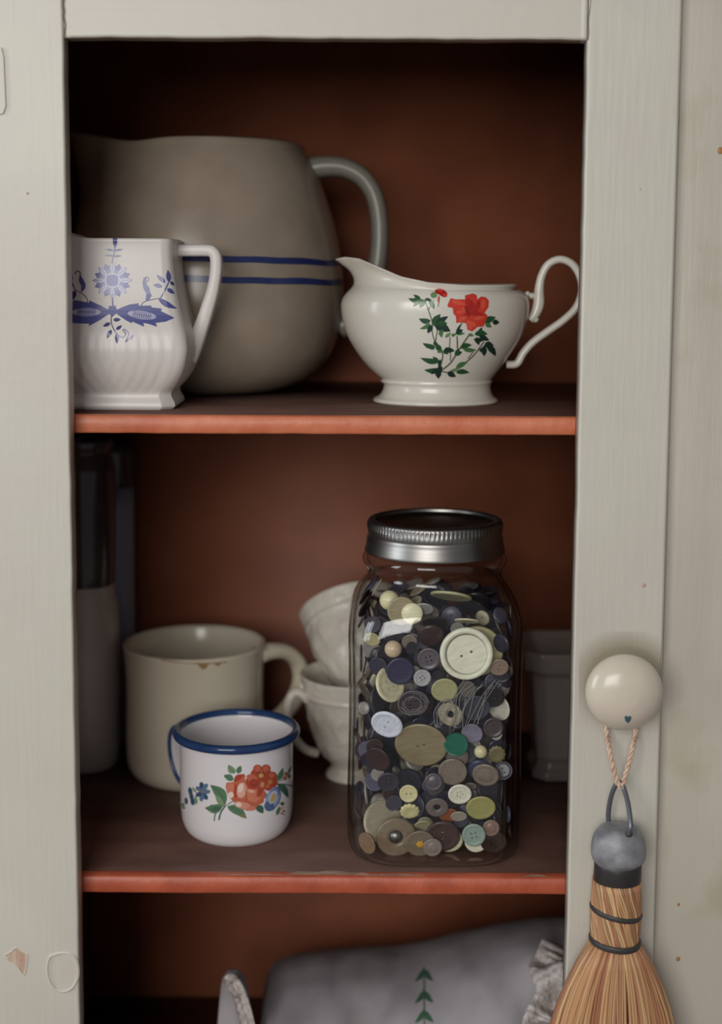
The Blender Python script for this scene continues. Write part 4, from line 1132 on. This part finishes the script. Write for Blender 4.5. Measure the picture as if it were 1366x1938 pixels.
def collides(cn, n, r, ht, tol=0.0003):
    if not placed: return False
    cs_ = PLC_c[:len(placed)]; rs2 = PLC_r[:len(placed)]
    d = np.linalg.norm(cs_ - np.array(cn), axis=1)
    near = np.nonzero(d < rs2 + math.hypot(r, ht))[0]
    if len(near) == 0: return False
    mine = np.array([tuple(p) for p in disc_pts(cn, n, r, ht)])
    for i in near:
        c0, n0, r0, h0 = placed[i]
        c0a, n0a = np.array(c0), np.array(n0)
        rel = mine - c0a; ax = rel @ n0a; rd = np.sqrt(np.maximum(0, (rel ** 2).sum(1) - ax ** 2))
        if ((np.abs(ax) < h0 - tol) & (rd < r0 - tol)).any(): return True
        rel = np.array(PLC[i]) - np.array(cn); ax = rel @ np.array(n); rd = np.sqrt(np.maximum(0, (rel ** 2).sum(1) - ax ** 2))
        if ((np.abs(ax) < ht - tol) & (rd < r - tol)).any(): return True
    return False
PLC_c = np.zeros((3000, 3)); PLC_r = np.zeros(3000)
def register(cn, n, r, ht):
    PLC_c[len(placed)] = cn; PLC_r[len(placed)] = math.hypot(r, ht)
    placed.append((cn.copy(), n.copy(), r, ht)); PLC.append([tuple(p) for p in disc_pts(cn, n, r, ht)])
hin = hw * .985 - WALL - .0004
def inside(pts):
    for p in pts:
        x, y, z = p[0] - jx, p[1] - JRY, p[2] - Z2
        if z < .0058: return False
        h = hin
        top_z = zj(1165)
        if z > top_z: h = hin * (1 - .30 * ((z - top_z) / (zj(1090) - top_z)) ** 1.6)
        if (abs(x / h) ** 4.4 + abs(y / h) ** 4.4) > 1: return False
    return True
def put_button(kind, cn, n, r, spin, mat, name, label, group=None):
    me = PR[kind]
    o = bpy.data.objects.new(name, me); COL.objects.link(o)
    q = n.to_track_quat('Z', 'Y').to_matrix().to_4x4()
    o.matrix_world = Matrix.Translation(cn) @ q @ Matrix.Rotation(spin, 4, 'Z') @ Matrix.Scale(r, 4)
    o.material_slots[0].link = 'OBJECT'; o.material_slots[0].material = mat
    tag(o, label, 'button', group)
    register(cn, n, r, THK[kind] * r / 2)
    return o
NAMED = []
# px, py, rx, ry (px), major axis angle (deg in picture), facing sign, layer, kind, colour, label
BT = [
 (688, 1147, 20, 20, 0, 1, -1, 'ball', (226, 216, 174), 'round cream ball button at the top left of the jar', 0),
 (887, 1238, 52, 52, 0, 1, 0, 'slit', (232, 226, 204), 'largest cream-white two-hole coat button high in the jar', 25),
 (903, 1232, 50, 50, 0, 1, 1.55, 'plain', (196, 190, 140), 'yellow-green button peeping out behind the largest white button', 0),
 (760, 1166, 21, 21, 0, 1, .2, 'dome', (230, 220, 182), 'glossy cream domed button in front of the tan disc', 0),
 (753, 1158, 28, 28, 0, 1, 1.6, 'plain', (176, 162, 128), 'tan disc behind the glossy cream domed button', 0),
 (741, 1229, 17, 17, 0, 1, .4, 'ball', (206, 180, 152), 'small pinkish pearl button left of the largest white button', 0),
 (811, 1247, 22, 22, 0, 1, .1, 'four', (98, 88, 94), 'grey four-hole button touching the largest white button', 20),
 (799, 1283, 17, 17, 0, 1, .3, 'thin4', (190, 188, 190), 'small pale grey four-hole button below the grey four-hole one', 40),
 (757, 1270, 27, 27, 0, 1, 1.0, 'plain', (56, 52, 82), 'navy disc between the pearl and the oval cream button', 0),
 (721, 1300, 35, 25, 60, -1, .5, 'four', (222, 214, 178), 'oval-looking cream four-hole button tilted at the left side', 10),
 (841, 1306, 26, 25, 0, 1, .1, 'plain', (188, 186, 136), 'pale green button under the largest white button', 0),
 (722, 1374, 32, 28, 35, 1, .1, 'two', (214, 216, 236), 'bluish white mother-of-pearl two-hole button at the left', 60),
 (797, 1412, 52, 48, 20, 1, .55, 'flat', (160, 146, 112), 'very large tan translucent button in the middle of the jar', 20),
 (869, 1411, 24, 19, 0, -1, .1, 'plain', (30, 112, 88), 'emerald green oval button right of the large tan one', 0),
 (914, 1424, 13, 13, 0, 1, .1, 'ball', (214, 204, 160), 'tiny cream pearl bead right of the emerald button', 0),
 (690, 1330, 31, 15, 85, -1, .5, 'plain', (72, 70, 78), 'dark grey button seen nearly edge-on by the left wall', 0),
 (967, 1345, 27, 20, 80, 1, 1.2, 'plain', (204, 200, 186), 'white button half hidden by a black one at the right wall', 0),
 (942, 1322, 23, 22, 0, 1, .3, 'four', (38, 34, 38), 'black four-hole button covering a white one at right', 10),
 (943, 1380, 20, 20, 0, 1, .1, 'two', (72, 58, 60), 'dark brown two-hole button near the right wall', 80),
 (773, 1502, 18, 18, 0, 1, .1, 'two', (206, 194, 150), 'small cream two-hole button below the large tan one', 0),
 (775, 1535, 19, 17, 0, 1, .3, 'fluted', (208, 198, 148), 'cream fluted button like a shell', 0),
 (870, 1503, 23, 22, 0, 1, .1, 'five', (228, 222, 204), 'white button pierced by five holes', 0),
 (916, 1531, 29, 27, 0, 1, .2, 'plain', (184, 180, 112), 'mustard-green button right of the five-hole one', 0),
 (712, 1560, 42, 36, 50, -1, 1.5, 'plain', (190, 178, 152), 'large beige button behind the taupe one at lower left', 0),
 (745, 1586, 40, 40, 0, 1, .3, 'ring', (140, 122, 100), 'large taupe button with a metal centre at lower left', 0),
 (785, 1606, 29, 30, 0, 1, -.05, 'plain', (134, 120, 98), 'taupe button with a yellow flower at its middle', 0),
 (837, 1583, 35, 34, 0, 1, .15, 'two', (78, 56, 52), 'large dark brown two-hole button at the bottom', 90),
 (898, 1581, 23, 23, 0, 1, .0, 'four', (150, 172, 158), 'pale sea-green four-hole button at the bottom', 15),
 (901, 1592, 23, 23, 0, 1, 1.1, 'plain', (214, 208, 188), 'white button behind the sea-green one', 0),
 (862, 1603, 27, 26, 0, 1, 1.2, 'two', (210, 204, 170), 'cream button tucked behind the dark brown one', 0),
 (819, 1618, 19, 19, 0, 1, -.1, 'shank', (148, 134, 124), 'small greyish clear button at the very bottom', 0),
 (738, 1615, 30, 26, 0, 1, 1.5, 'plain', (176, 172, 110), 'yellow-green button under the large taupe one', 0),
 (937, 1570, 17, 17, 0, 1, .2, 'shank', (150, 122, 108), 'small rose-brown shank button right of the sea-green one', 0),
 (827, 1528, 22, 21, 0, 1, .4, 'ring', (122, 112, 106), 'smoky ring-shaped button above the dark brown one', 0),
 (850, 1543, 20, 17, 0, 1, 1.7, 'plain', (184, 104, 66), 'orange button glimpsed under the five-hole one', 0),
 (928, 1470, 27, 25, 30, 1, .5, 'shank', (140, 126, 112), 'clear faceted-looking button above the mustard-green one', 0),
 (957, 1266, 19, 18, 0, 1, .6, 'two', (168, 146, 126), 'pinkish beige two-hole button at the right wall', 70),
 (857, 1140, 41, 15, 8, 1, 1.2, 'plain', (198, 196, 150), 'pale green button lying flat on the top of the heap', 0),
 (901, 1179, 25, 9, 4, 1, .6, 'plain', (202, 192, 164), 'cream button seen edge-on above the largest white one', 0),
 (815, 1203, 26, 24, 0, 1, 1.0, 'dome', (62, 44, 42), 'dark brown domed button above the grey four-hole one', 0),
 (822, 1178, 25, 15, 0, 1, 1.4, 'plain', (52, 38, 38), 'flat dark brown button above the domed brown one', 0),
 (803, 1154, 18, 13, 10, 1, 1.5, 'two', (180, 176, 176), 'small white button near the top of the heap', 0),
 (935, 1148, 30, 25, 0, 1, 1.6, 'dome', (34, 32, 36), 'black domed button at the top right of the heap', 0),
 (966, 1222, 19, 14, 80, 1, .9, 'dome', (48, 50, 66), 'navy domed button above the pinkish beige one', 0),
 (893, 1388, 21, 20, 40, 1, 1.3, 'plain', (142, 136, 156), 'lilac-grey button behind the emerald one', 0),
 (906, 1456, 23, 22, 0, 1, .9, 'dome', (62, 70, 96), 'slate blue domed button under the tiny bead', 0),
 (943, 1428, 17, 17, 0, 1, .9, 'fluted', (122, 110, 68), 'olive fluted button right of the tiny cream bead', 0),
 (948, 1606, 26, 25, 0, 1, .6, 'two', (62, 48, 44), 'dark brown two-hole button in the lower right corner', 30),
 (852, 1352, 25, 23, 60, 1, .7, 'ring', (188, 176, 148), 'pale ring-shaped button tangled in loose thread', 0),
 (782, 1330, 30, 28, 0, 1, .9, 'two', (78, 68, 76), 'purple-grey button behind the thread at the middle', 40),
 (900, 1340, 28, 27, 0, 1, 1.0, 'plain', (74, 76, 92), 'slate button behind the grey thread strands', 0),
 (712, 1438, 26, 22, 60, 1, .6, 'plain', (62, 40, 40), 'maroon button by the left wall below the bluish one', 0),
 (735, 1480, 22, 21, 0, 1, .6, 'four', (66, 60, 72), 'dark violet four-hole button below the large tan one', 0),
 (820, 1480, 18, 18, 0, 1, .6, 'shank', (96, 88, 92), 'small smoky button under the edge of the tan one', 0),
 (716, 1262, 20, 18, 60, 1, 1.0, 'plain', (60, 58, 74), 'dark blue-grey button by the left wall', 0),
 (704, 1210, 16, 14, 30, 1, 1.2, 'plain', (196, 186, 140), 'small cream button by the left wall below the ball', 0),
 (868, 1545, 16, 13, 0, 1, .9, 'plain', (190, 180, 160), 'small ivory button above the sea-green one', 0),
 (800, 1560, 16, 11, -10, 1, .9, 'plain', (196, 196, 150), 'small pale button left of the dark brown one', 0),
 (690, 1600, 16, 22, 80, 1, 1.2, 'plain', (140, 112, 84), 'brown button in the lower left corner', 0),
]
fwd = Vector((0, -1, 0))
BT.sort(key=lambda b: b[6])
for b in BT:
    px, py, rx, ry, ang, sg, lay, kind, col, lab, spin = b
    if ry > rx: rx, ry = ry, rx
    Yb = JRY - hin + .0028 + .0052 * lay
    if kind in ('dome', 'ball'): Yb = max(Yb, JRY - hin + THK[kind] * rx / PXM(.02) / 2 + .0006)
    p = P(px, py, Yb); r = rx / PXM(Yb)
    phi = math.acos(max(.3, min(1, ry / rx))) if kind != 'ball' else 0
    a = math.radians(ang); axis = Vector((math.cos(a), 0, -math.sin(a)))
    n = (Matrix.Rotation(sg * phi, 3, axis) @ fwd).normalized()
    if phi < .1:
        n = (n + Vector((random.uniform(-.09, .09), 0, random.uniform(-.06, .09)))).normalized()
    if n.z < 0 and abs(n.z) > .3 and False: n.z = -n.z
    # push back from the front glass and away from neighbours
    ht = THK[kind] * r / 2
    for _ in range(40):
        pts = disc_pts(p, n, r, ht)
        if inside(pts): break
        p = p + Vector((-.0005 if p.x > jx + .01 else .0005 if p.x < jx - .01 else 0, .0005, .0003 if p.z < Z2 + .02 else 0))
    for _ in range(26):
        if not collides(p, n, r, ht, .0006): break
        p = CAM + (p - CAM) * ((p.y + .0006 - CAM.y) / (p.y - CAM.y))
    o = put_button(kind, p, n, r, math.radians(spin), bmat(*col), 'button', lab)
    NAMED.append((p.copy(), r))
    if 'yellow flower' in lab:
        mb = MB()
        q = n.to_track_quat('Z', 'Y').to_matrix()
        for k in range(6):
            d = q @ Vector((math.cos(k * pi / 3), math.sin(k * pi / 3), 0))
            mb.add(sphere((Vector((math.cos(k * pi / 3), math.sin(k * pi / 3), 0)) * .17 + Vector((0, 0, .09))), .10, 8, 6, (1, 1, .5)))
        mb.add(sphere((0, 0, .10), .1, 8, 6, (1, 1, .7)))
        me = mb.mesh(); me.materials.append(base_mat('yellow_flower', C(226, 170, 30), .4))
        fo_ = bpy.data.objects.new('flower_centre', me); COL.objects.link(fo_); fo_.parent = o; fo_['label'] = 'yellow enamel flower'
    if 'metal centre' in lab:
        v, f = lathe([(.32, -.05), (.34, .06), (.2, .16), (.05, .2), (.001, .2)], 0, 0, 0, 20); me = mesh_from(v, f); me.materials.append(M['band_metal'])
        fo_ = bpy.data.objects.new('metal_centre', me); COL.objects.link(fo_); fo_.parent = o; fo_['label'] = 'dull metal centre'
named = len(placed)
# the rest of the heap: countable buttons against the walls, packed without touching
fills = [((62, 56, 66), 'small dark grey button wedged among others inside the jar', 'dark grey filler buttons in the jar'), ((70, 54, 50), 'small brown button wedged among others inside the jar', 'brown filler buttons in the jar'),
         ((44, 42, 58), 'small navy button wedged among others inside the jar', 'navy filler buttons in the jar'), ((150, 142, 136), 'small light grey button wedged among others inside the jar', 'light grey filler buttons in the jar'),
         ((198, 188, 156), 'small cream button wedged among others inside the jar', 'cream filler buttons in the jar'), ((120, 108, 96), 'small taupe button wedged among others inside the jar', 'taupe filler buttons in the jar'), ((92, 90, 108), 'small slate button wedged among others inside the jar', 'slate filler buttons in the jar')]
wts = [6, 5, 5, 3, 2, 4, 4]
rnd = random.Random(21)
ztop_b = zj(1108)
def heap_top(x):   # heap slightly uneven
    return zj(1128) + .004 * math.sin(x * 60 + 1) 
count = 0; used_labels = set()
for stage, tries, rmin, rmax, target in ((0, 5200, .0055, .0100, 170), (1, 5200, .0038, .0062, 225)):
    for _ in range(tries):
        if count >= target: break
        r = rnd.uniform(rmin, rmax)
        w = rnd.random()
        z = rnd.uniform(.008, heap_top(0))
        if w < .68:   dx, dy, nb = rnd.uniform(-hin, hin), -hin + rnd.uniform(.002, .020), Vector((0, -1, 0))
        elif w < .80: dx, dy, nb = -hin + rnd.uniform(.002, .014), rnd.uniform(-hin, hin), Vector((-1, 0, 0))
        elif w < .90: dx, dy, nb = hin - rnd.uniform(.002, .014), rnd.uniform(-hin, hin), Vector((1, 0, 0))
        else:
            dx, dy, nb = rnd.uniform(-hin, hin) * .85, rnd.uniform(-hin, hin) * .85, Vector((0, -.2, 1)); z = heap_top(dx) + rnd.uniform(-.008, .001)
        n = (nb + Vector((rnd.gauss(0, .42), rnd.gauss(0, .25), rnd.gauss(.12, .42)))).normalized()
        kind = rnd.choice(['four', 'two', 'plain', 'plain', 'dome', 'shank', 'thin4', 'flat'])
        p = Vector((jx + dx, JRY + dy, Z2 + z)); ht = THK[kind] * r / 2
        if not inside(disc_pts(p, n, r, ht)): continue
        if collides(p, n, r, ht): continue
        if any(p.y < q_.y + .001 and math.hypot(p.x - q_.x, p.z - q_.z) < rq + r * .75 for q_, rq in NAMED): continue
        col, lab, grp = rnd.choices(fills, wts)[0]
        kj = rnd.choice((.85, 1.0, 1.15))
        fz = (p.z - Z2) / (zj(1128)); fx = (p.x - jx) / hin; fy = (p.y - JRY) / hin
        row = 'top' if fz > .84 else 'upper part' if fz > .62 else 'middle' if fz > .38 else 'lower part' if fz > .14 else 'bottom'
        colm = 'left wall' if fx < -.72 else 'left of centre' if fx < -.2 else 'centre' if fx < .25 else 'right of centre' if fx < .72 else 'right wall'
        dep = 'at front' if fy < -.8 else 'second layer' if fy < -.45 else 'deep inside'
        look = {'four': 'four-hole', 'two': 'two-hole', 'plain': 'plain', 'dome': 'domed', 'shank': 'ridged', 'thin4': 'thin four-hole', 'flat': 'flat'}[kind]
        lab = 'small %s%s %s button, %s of jar, %s, %s' % ({.85: 'dim ', 1.0: '', 1.15: 'bright '}[kj], grp.split(' filler')[0], look, row, colm, dep)
        if lab in used_labels: continue
        used_labels.add(lab)
        put_button(kind, p, n, r, rnd.uniform(0, 6.28), bmat(*[int(c_ * kj) for c_ in col]), 'button', lab, 'small filler buttons in the jar'); count += 1
# buttons packed in the hidden middle of the jar, too deep to pick apart
core = MB(); segs = 14
pal = [C(*c_[0]) for c_ in fills]
for _ in range(620):
    r = rnd.uniform(.005, .009); t_ = rnd.uniform(.0006, .0012)
    x = rnd.uniform(-1, 1) * (hin - .012); y = rnd.uniform(-hin + .0225, hin - .006); z = rnd.uniform(.012, heap_top(0) - .010)
    n = Vector((rnd.gauss(0, .6), -1 + rnd.gauss(0, .5), rnd.gauss(.1, .6))).normalized()
    pts = disc_pts(Vector((jx + x, JRY + y, Z2 + z)), n, r, t_)
    if not inside(pts): continue
    if y < -hin + .0225 + r * math.sqrt(max(0, 1 - n.y ** 2)): continue
    q = n.to_track_quat('Z', 'Y').to_matrix(); cn = Vector((jx + x, JRY + y, Z2 + z))
    v, f = lathe([(.001, -t_), (r * .9, -t_), (r, 0), (r * .9, t_), (.001, t_ * .7)], 0, 0, 0, segs)
    core.add(([tuple(cn + q @ Vector(p_)) for p_ in v], f), tuple(np.array(rnd.choices(pal, wts)[0]) * (1, 1, 1, 1)))
co = obj('button_heap', core, M['loose'])
tag(co, 'deep heap of mixed dark buttons filling the middle of the jar', 'buttons', None, 'stuff')
# loose grey thread among the buttons
mb = MB(); rt_ = random.Random(3)
Yt = JRY - hin + .0012
def thr(pts, r=0.00022):
    mb.add(sweep([Vector(p) for p in smooth_prof([tuple(P(x, y, Yt + dy)) for x, y, dy in pts], 6)], r, 5))
for k in range(12):
    x0 = 835 + k * 6; thr([(x0 + rt_.uniform(-6, 6), 1385 - rt_.uniform(0, 14), .001), (x0 + 12 + rt_.uniform(-8, 8), 1345, .0), (x0 + 24 + rt_.uniform(-6, 6), 1312 + rt_.uniform(-8, 8), .0), (x0 + 44, 1290 + rt_.uniform(-6, 10), .001)])
for k in range(5):
    a0 = rt_.uniform(0, 6); thr([(783 + (30 - k * 4) * math.cos(a0 + t * .9), 1332 + (24 - k * 3) * math.sin(a0 + t * .9), .0003 * k) for t in range(6)])
for k in range(3):
    thr([(823 + k * 5, 1375, .0), (822 + k * 6, 1345, 0), (845 + k * 3, 1322 + k * 3, 0), (862, 1340 + k * 4, 0), (858, 1375, .0)])
thr([(722, 1096, .004), (712, 1112, .003), (704, 1128, .002)], .0003)
to = obj('thread_tangle', mb, base_mat('grey_thread', C(150, 146, 140), .6))
tag(to, 'tangle of loose grey thread pressed against the jar front among buttons', 'thread')

# ------------------------------------------------------------------ whisk broom, ring and twine
WY = DF - 0.020
ws = PXM(WY)
wx = P(1167, 1640, WY).x
def wz(py): return P(1167, py, WY).z
tl_ = -0.06  # slight lean of the broom: x shift per metre of z
def wpt(px, py, dy=0): return P(px, py, WY + dy)
broom = thing('whisk_broom', 'small straw whisk broom with grey metal cap hanging from the knob', 'broom', (wx, WY, wz(2050)))
def wl(prof_px, segs=64):
    """lathe whose axis follows the broom's slight lean; entries (py, half width px, centre px)"""
    v = []; f = []
    for py, h, cx in prof_px:
        c_ = P(cx, py, WY); r = h / ws
        for k in range(segs):
            t = 2 * pi * k / segs; v.append((c_.x + r * math.cos(t), c_.y + r * .95 * math.sin(t), c_.z))
    for i in range(len(prof_px) - 1):
        for k in range(segs):
            a = i * segs + k; b = i * segs + (k + 1) % segs; f.append((a, a + segs, b + segs, b))
    f.append(tuple(range(segs))); f.append(tuple((len(prof_px) - 1) * segs + k for k in range(segs))[::-1])
    return v, f
cap_p = smooth_prof([(1561, 3, 1170), (1561.5, 20, 1170), (1564, 32, 1170), (1571, 41, 1170), (1583, 49, 1170), (1598, 53, 1170), (1613, 54, 1170), (1624, 51.5, 1170), (1630, 46, 1169), (1634, 45, 1169)], 5)
wcap = obj('metal_cap', wl([tuple(p) for p in cap_p]), M['zinc'], broom, 'dented grey zinc cap')
q = P(1190, 1578, WY - 0.0152)
obj('hole', sphere(q, .0022, 12, 8, (1, .35, 1)), M['hole'], wcap, 'dark wire hole')
obj('neck_tape', wl([(1630, 45, 1169), (1634, 46.5, 1169), (1640, 46.5, 1169), (1668, 47, 1167), (1671, 46, 1167)]), M['tape'], broom, 'dark neck band')
# bound straw neck: individual twisted straws round the core
mb = MB(); rs5 = random.Random(5)
pal_s = [C(206, 164, 118), C(190, 140, 98), C(180, 126, 92), C(198, 150, 106), C(168, 112, 82), C(214, 180, 130), C(160, 124, 86), C(184, 136, 102)]
for k in range(74):
    t0 = 2 * pi * k / 74
    pts = []
    for j in range(11):
        s__ = j / 10; py = 1664 + (1782 - 1664) * s__; cx = 1167 - 4 * s__
        t = t0 + 0.75 * s__ + .03 * math.sin(s__ * 9 + k)
        h = (46 + 1.5 * math.sin(s__ * pi) + rs5.uniform(-.6, .6)) / ws
        c_ = P(cx, py, WY); pts.append(Vector((c_.x + h * math.cos(t), c_.y + .95 * h * math.sin(t), c_.z)))
    mb.add(sweep(pts, rs5.uniform(.0006, .00105), 5), rs5.choice(pal_s))
mb.add(wl([(1664, 43, 1167), (1730, 44, 1165), (1782, 43, 1163)], 24), C(120, 84, 56))
o = obj('straw_neck', mb, M['straw'], broom, 'bound straw neck'); o['kind'] = 'stuff'
for (ya, xa, yb, xb, wd_) in [(1714, 1117, 1731, 1212, .0019), (1775, 1115, 1783, 1210, .0022)]:
    pts = []; 
    for k in range(49):
        t = 2 * pi * k / 48
        cx = (xa + xb) / 2 ; hh = 48.5 / ws
        py = (ya + yb) / 2 + (yb - ya) / 2 * math.cos(t)
        c_ = P(cx + .5, py, WY); pts.append(Vector((c_.x + hh * math.cos(t), c_.y + .97 * hh * math.sin(t), c_.z)))
    obj('wire_binding', sweep(pts[:-1], wd_ , 10, closed=True, wide=.0010, ref=(pts[0] - P((xa + xb) / 2, ya, WY)).normalized()), M['wrapwire'], broom, 'dark wire binding')
    pts2 = [p + Vector((0, 0, -.0026)) for p in pts]
# skirt bristles
mb = MB(); 
NB = 430
for k in range(NB):
    a = rs5.uniform(0, 2 * pi); q_ = math.sqrt(rs5.uniform(.12, 1))
    if k < 250: q_ = rs5.uniform(.9, 1.0); a = -pi / 2 + (k / 250 - .5) * pi * 1.25
    x0, y0 = math.cos(a) * q_, math.sin(a) * q_
    pts = []; j0 = rs5.uniform(-1, 1); ph = rs5.uniform(0, 6)
    ln = rs5.uniform(.93, 1.0)
    for j in range(9):
        s__ = j / 8 * ln
        py = 1780 + (2120 - 1780) * s__
        flare = 46 + (76 * (1 - math.exp(-s__ * 2.0)) / (1 - math.exp(-2.0))) * 1.42
        cx = 1163 - 8 * s__ + j0 * 6 * s__ + 1.3 * math.sin(ph + s__ * 7)
        dep = 45 + 8 * s__ 
        c_ = P(cx, py, WY)
        pts.append(Vector((c_.x + x0 * flare / ws, c_.y + y0 * dep / ws * .92, c_.z)))
    mb.add(sweep(pts, rs5.uniform(.0006, .00105), 5), rs5.choice(pal_s))
o = obj('bristles', mb, M['straw'], broom, 'fanned straw bristles'); o['kind'] = 'stuff'
# wire ring of the cap (a part of the broom)
rp = [(1189, 1580, -.0162), (1193, 1562, -.0172), (1189, 1525, -.010), (1181, 1494, -.002), (1173, 1481, 0), (1165, 1486, .001), (1156, 1508, .004), (1151, 1540, .008), (1152, 1562, .010)]
obj('hanging_ring', sweep([Vector(p) for p in smooth_prof([tuple(P(x, y, WY + d)) for x, y, d in rp], 7)], .00155, 12), M['wire'], broom, 'grey wire hanging loop')
# twine loop over the knob's stem
kyb = KY + 0.020
stem_r = kr * .36
tw = [(1152, 1412, .004), (1157, 1440, .001), (1165, 1470, 0), (1171, 1487, -.001), (1177, 1487, -.001), (1183, 1468, 0), (1192, 1435, .001), (1198, 1410, .004)]
tp = [P(x, y, WY + d) for x, y, d in tw]
left_top = P(1147, 1380, kyb); right_top = P(1203, 1380, kyb)
loop = [Vector((kx - stem_r * 1.12, kyb, kz)), Vector((kx - stem_r * .8, kyb, kz + stem_r * .85)), Vector((kx, kyb, kz + stem_r * 1.16)), Vector((kx + stem_r * .8, kyb, kz + stem_r * .85)), Vector((kx + stem_r * 1.12, kyb, kz))]
full = loop[::-1][0:1] + [right_top] + tp[::-1] + [left_top] + loop
path = [Vector(p) for p in smooth_prof([tuple(p) for p in full], 14)]
mb = MB()
acc = 0; frames = []
for st in (0, pi):
    pts = []; acc = 0
    for i, p in enumerate(path):
        T = (path[min(i + 1, len(path) - 1)] - path[max(i - 1, 0)]).normalized()
        if i: acc += (p - path[i - 1]).length
        n1 = T.cross(Vector((0, 1, 0))).normalized(); n2 = T.cross(n1)
        a = acc / .0085 * 2 * pi + st
        pts.append(p + (n1 * math.cos(a) + n2 * math.sin(a)) * .00085)
    mb.add(sweep(pts, .00095, 7))
tag(obj('twine_loop', mb, M['twine']), 'twisted pale twine loop tied over the knob holding the broom', 'twine')

# ------------------------------------------------------------------ linens at the bottom
def cloth(ridge_px, Yr, yf, yb, folds, seed, nx=110, bottom=Z3):
    xs = [p[0] for p in ridge_px]
    v = []; f = []; prof_n = 34
    rp_ = [tuple(P(x, y, Yr)) for x, y in ridge_px]
    X = np.array([p[0] for p in rp_]); Zr = np.array([p[2] for p in rp_])
    for i in range(nx + 1):
        x = X[0] + (X[-1] - X[0]) * i / nx; zr = float(np.interp(x, X, Zr))
        for j in range(prof_n + 1):
            s__ = j / prof_n
            if s__ < .62:
                u = s__ / .62; a = u * pi / 2
                y = yf + (Yr - yf) * (1 - math.cos(a)); z = bottom + (zr - bottom) * (math.sin(a) ** .9)
            else:
                u = (s__ - .62) / .38; a = u * pi / 2
                y = Yr + (yb - Yr) * math.sin(a); z = zr - (zr - bottom) * (1 - math.cos(a))
            d = folds * (noise.noise(Vector((x * 22 + z * 14, y * 14, seed))) + .5 * noise.noise(Vector((x * 60 - z * 30, y * 30, seed + 4))))
            e = math.sin(pi * min(1, s__ * 1.02))
            v.append((x + d * .25 * e, y - d * e * .9, max(bottom + .0004, z + d * .35 * e * (s__ < .95))))
    m_ = prof_n + 1
    for i in range(nx):
        for j in range(prof_n):
            a = i * m_ + j; f.append((a, a + m_, a + m_ + 1, a + 1))
    f.append(tuple(range(m_))); f.append(tuple(nx * m_ + j for j in range(m_))[::-1])
    return v, f
cl1 = cloth([(489, 1960), (492, 1905), (502, 1880), (540, 1862), (600, 1852), (680, 1843), (760, 1838), (810, 1828), (870, 1810), (940, 1793), (1000, 1782), (1040, 1776), (1090, 1774), (1150, 1790)], .135, .045, .28, .015, 2)
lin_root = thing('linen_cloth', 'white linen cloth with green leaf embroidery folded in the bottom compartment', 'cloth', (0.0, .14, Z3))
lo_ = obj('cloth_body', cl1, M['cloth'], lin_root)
GG = C(58, 98, 74)
c = Canvas((740, 1800), (760, 1815, 850, 1990), 140 / 1366, 0.9)
for y0 in (330, 730, 1090, 1470):
    c.leaf(620, y0, 435, y0 + 245, 95, GG, -.08); c.leaf(630, y0 + 20, 780, y0 + 230, 100, GG, .1); c.stroke([(605, y0 - 10), (610, y0 + 120)], 40, GG, .5 )
    c.stroke([(612, y0 + 120), (615, y0 + 400)], 34, C(98, 96, 78), .6)
c.patch(bvh([cl1]), lo_, 'leaf_embroidery', M['stitch'], 'green stitched leaf sprig', off=.0004)
def lace_strip(pts, width, amp, freq, seed, Y0):
    """ruffled ribbon with scalloped outer edge, real thickness by solidify"""
    path = smooth_prof(pts, 22); v = []; f = []; m_ = 9; n = len(path)
    for i, p in enumerate(path):
        x, y, d = p; t = i / (n - 1)
        a = path[max(i - 1, 0)]; b = path[min(i + 1, n - 1)]
        tx, ty = b[0] - a[0], b[1] - a[1]; l = math.hypot(tx, ty) + 1e-6; nx, ny = -ty / l, tx / l
        w = width * (1 + .12 * abs(math.sin(t * freq * 1.7)) + .15 * noise.noise(Vector((t * 9, seed, 0))))
        for j in range(m_):
            s__ = j / (m_ - 1)
            rf = amp * s__ * (math.sin(t * freq + .8 * math.sin(t * 13 + seed)) + .4 * math.sin(t * freq * 2.3 + seed)) + .0018 * math.sin(s__ * 9 + t * 6)
            v.append(P(x + nx * w * s__, y + ny * w * s__, Y0 + d + rf))
    for i in range(n - 1):
        for j in range(m_ - 1):
            a = i * m_ + j; f.append((a, a + 1, a + m_ + 1, a + m_))
    return v, f
obj('lace_edge', lace_strip([(1026, 1778, .0), (1014, 1804, -.012), (1000, 1835, -.028), (1014, 1875, -.046), (994, 1915, -.058), (984, 1960, -.066), (978, 2010, -.07)], -62, .006, 38, 2, .112), M['lace'], lin_root, 'ruffled lace edging', solid=.0012)
cl2 = cloth([(408, 2000), (415, 1900), (420, 1852), (432, 1838), (450, 1837), (460, 1846), (468, 1876), (474, 1920), (478, 2000)], .105, .06, .14, .004, 9, nx=50)
lc = thing('lace_napkin', 'lace-edged napkin standing rolled beside the embroidered cloth', 'napkin', (P(455, 1900, .10).x, .10, Z3))
obj('rolled_cloth', cl2, M['cloth'], lc)
obj('lace_edge', lace_strip([(424, 1850, .0), (436, 1843, -.002), (452, 1850, -.006), (466, 1880, -.012), (476, 1915, -.018), (486, 1960, -.022)], 24, .003, 26, 5, .092), M['lace'], lc, 'curled lace edging', solid=.001)
# folded linens below, in case one looks lower
for k, (w_, d_) in enumerate([(.15, .10)]):
    pass
